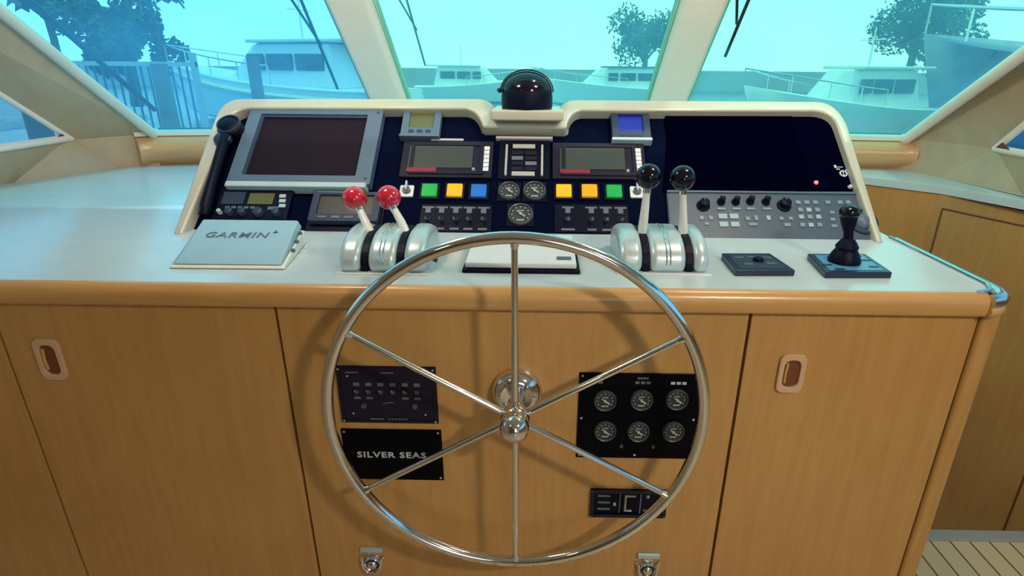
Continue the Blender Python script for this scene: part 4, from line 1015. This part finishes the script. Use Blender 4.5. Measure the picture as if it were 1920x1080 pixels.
def tree(name, label, loc, hgt, cr_, seed, n=3600):
    rnd = random.Random(seed); t = thing(name, label, 'tree', Matrix.Translation(loc), 'trees beyond the harbour')
    bm = B(); tube(bm, [(0, 0, 0), (.1, 0, hgt*.4), (0, .1, hgt*.75)], [.3, .22, .1], 8)
    for k in range(5):
        a = k*1.26; tube(bm, [(0, 0, hgt*.4), (math.cos(a)*cr_*.5, math.sin(a)*cr_*.5, hgt*.7)], [.12, .04], 6)
    obj('trunk', bm, OUT['trunk'], t, smooth=True)
    bm = B(); cl = [(Vector((rnd.uniform(-1, 1)*cr_*.65, rnd.uniform(-1, 1)*cr_*.65, hgt*rnd.uniform(.45, .9))), cr_*rnd.uniform(.3, .5)) for _ in range(12)]
    for _ in range(n):
        c, r = rnd.choice(cl); d = Vector((rnd.gauss(0, 1), rnd.gauss(0, 1), rnd.gauss(0, .8))).normalized()*r*rnd.uniform(.6, 1.05); p = c+d
        u = Vector((rnd.gauss(0, 1), rnd.gauss(0, 1), rnd.gauss(0, 1))).normalized(); v = u.orthogonal().normalized(); s = .17
        bm.faces.new([bm.verts.new(p+u*s), bm.verts.new(p+v*s*.6), bm.verts.new(p-u*s), bm.verts.new(p-v*s*.6)])
    obj('foliage', bm, OUT['leaf'], t)
def palm(label, loc, hgt, seed):
    rnd = random.Random(seed); t = thing('palm_tree', label, 'palm', Matrix.Translation(loc), 'palms at the left')
    bm = B(); tube(bm, [(0, 0, 0), (.15, 0, hgt*.5), (0, 0, hgt)], [.25, .18, .15], 8); obj('trunk', bm, OUT['trunk'], t, smooth=True)
    bm = B()
    for k in range(18):
        a = 2*PI*k/18+rnd.uniform(-.1, .1); up_ = rnd.uniform(.2, 1.0); P = []
        for j in range(7): s = j/6; P.append(Vector((math.cos(a)*2.2*s, math.sin(a)*2.2*s, hgt+up_*s*1.2-2.2*s*s)))
        side_ = Vector((-math.sin(a), math.cos(a), 0))
        for p, q in zip(P, P[1:]):
            w_ = .34
            bm.faces.new([bm.verts.new(p), bm.verts.new(q), bm.verts.new(q+side_*w_-Vector((0, 0, .2))), bm.verts.new(p+side_*w_-Vector((0, 0, .2)))])
            bm.faces.new([bm.verts.new(p), bm.verts.new(p-side_*w_-Vector((0, 0, .2))), bm.verts.new(q-side_*w_-Vector((0, 0, .2))), bm.verts.new(q)])
    obj('fronds', bm, OUT['leaf'], t)
tree('broadleaf_tree', 'broad dark tree beyond the dock in the left window', (-20.5, 30, ZWA+.3), 4.8, 2.4, 1)
tree('broadleaf_tree', 'lower dark tree at the left edge of the left window', (-28, 29, ZWA+.3), 3.8, 2.8, 2)
tree('broadleaf_tree', 'rounded dark tree seen high in the right window', (23.8, 40, ZWA+.3), 7.4, 3.6, 3, 5500)
tree('broadleaf_tree', 'small faint tree in the right half of the centre window', (8.6, 52, ZWA+.3), 6.4, 3.2, 4)
palm('taller palm in the upper left of the left window', (-27.2, 34, ZWA+.3), 6.6, 5)
palm('shorter palm beside the taller one in the left window', (-26.5, 42, ZWA+.3), 7.4, 6)
# low land and seawall far away
bm = B(); box(bm, -90, 90, 70, 74, ZWA, ZWA+2.2); o = obj('seawall', bm, OUT['conc']); tag(o, 'low grey seawall across the far side of the harbour', 'seawall')

# windscreen wipers, outside the glass
def wiper(label, u0, v0, u1, v1, plane, r=.006, arm=True):
    P0, P1 = [pl(u, v, plane) for u, v in ((u0, v0), (u1, v1))]
    t = thing('wiper', label, 'windshield wiper', Matrix.Translation(P1)); d = P0-P1
    n = plane[1]*.02
    bm = B(); tube(bm, [n*0, d], [r, r], 8); obj('blade', bm, M['wiper'], t, smooth=True)
    bm = B(); sidev = d.cross(n).normalized()*.03; tube(bm, [d*.45+n, d*.8+n+sidev, d*1.0+n+sidev*1.6], r*.8, 8); obj('arm', bm, M['wiper'], t, smooth=True)
def pl(u, v, plane):
    O_, N_ = plane; d = _ray(u, v); o = O_-Vector((0, 0, H)); p = d*(o.dot(N_)/d.dot(N_)); return Vector((p.x, p.y, p.z+H))
def pln(a, b, c):
    N_ = (b-a).cross(c-a).normalized()
    if N_.y < 0: N_ = -N_
    return (a+N_*.06, N_)
PLf, PCf, PRf = pln(LC0, ML0, ML1), pln(ML0, MR0, MR1), pln(MR0, RC0, RC1)
wiper('black wiper slanting across the left window near its lower corner', 32, -20, 290, 206, PLf, .010)
wiper('black wiper in the left window beside the left mullion', 556, -20, 633, 166, PLf, .006)
wiper('black wiper in the centre window beside the left mullion', 757, -20, 797, 122, PCf, .004)
wiper('black wiper in the right window beside the right mullion', 1412, -20, 1360, 105, PRf, .006)
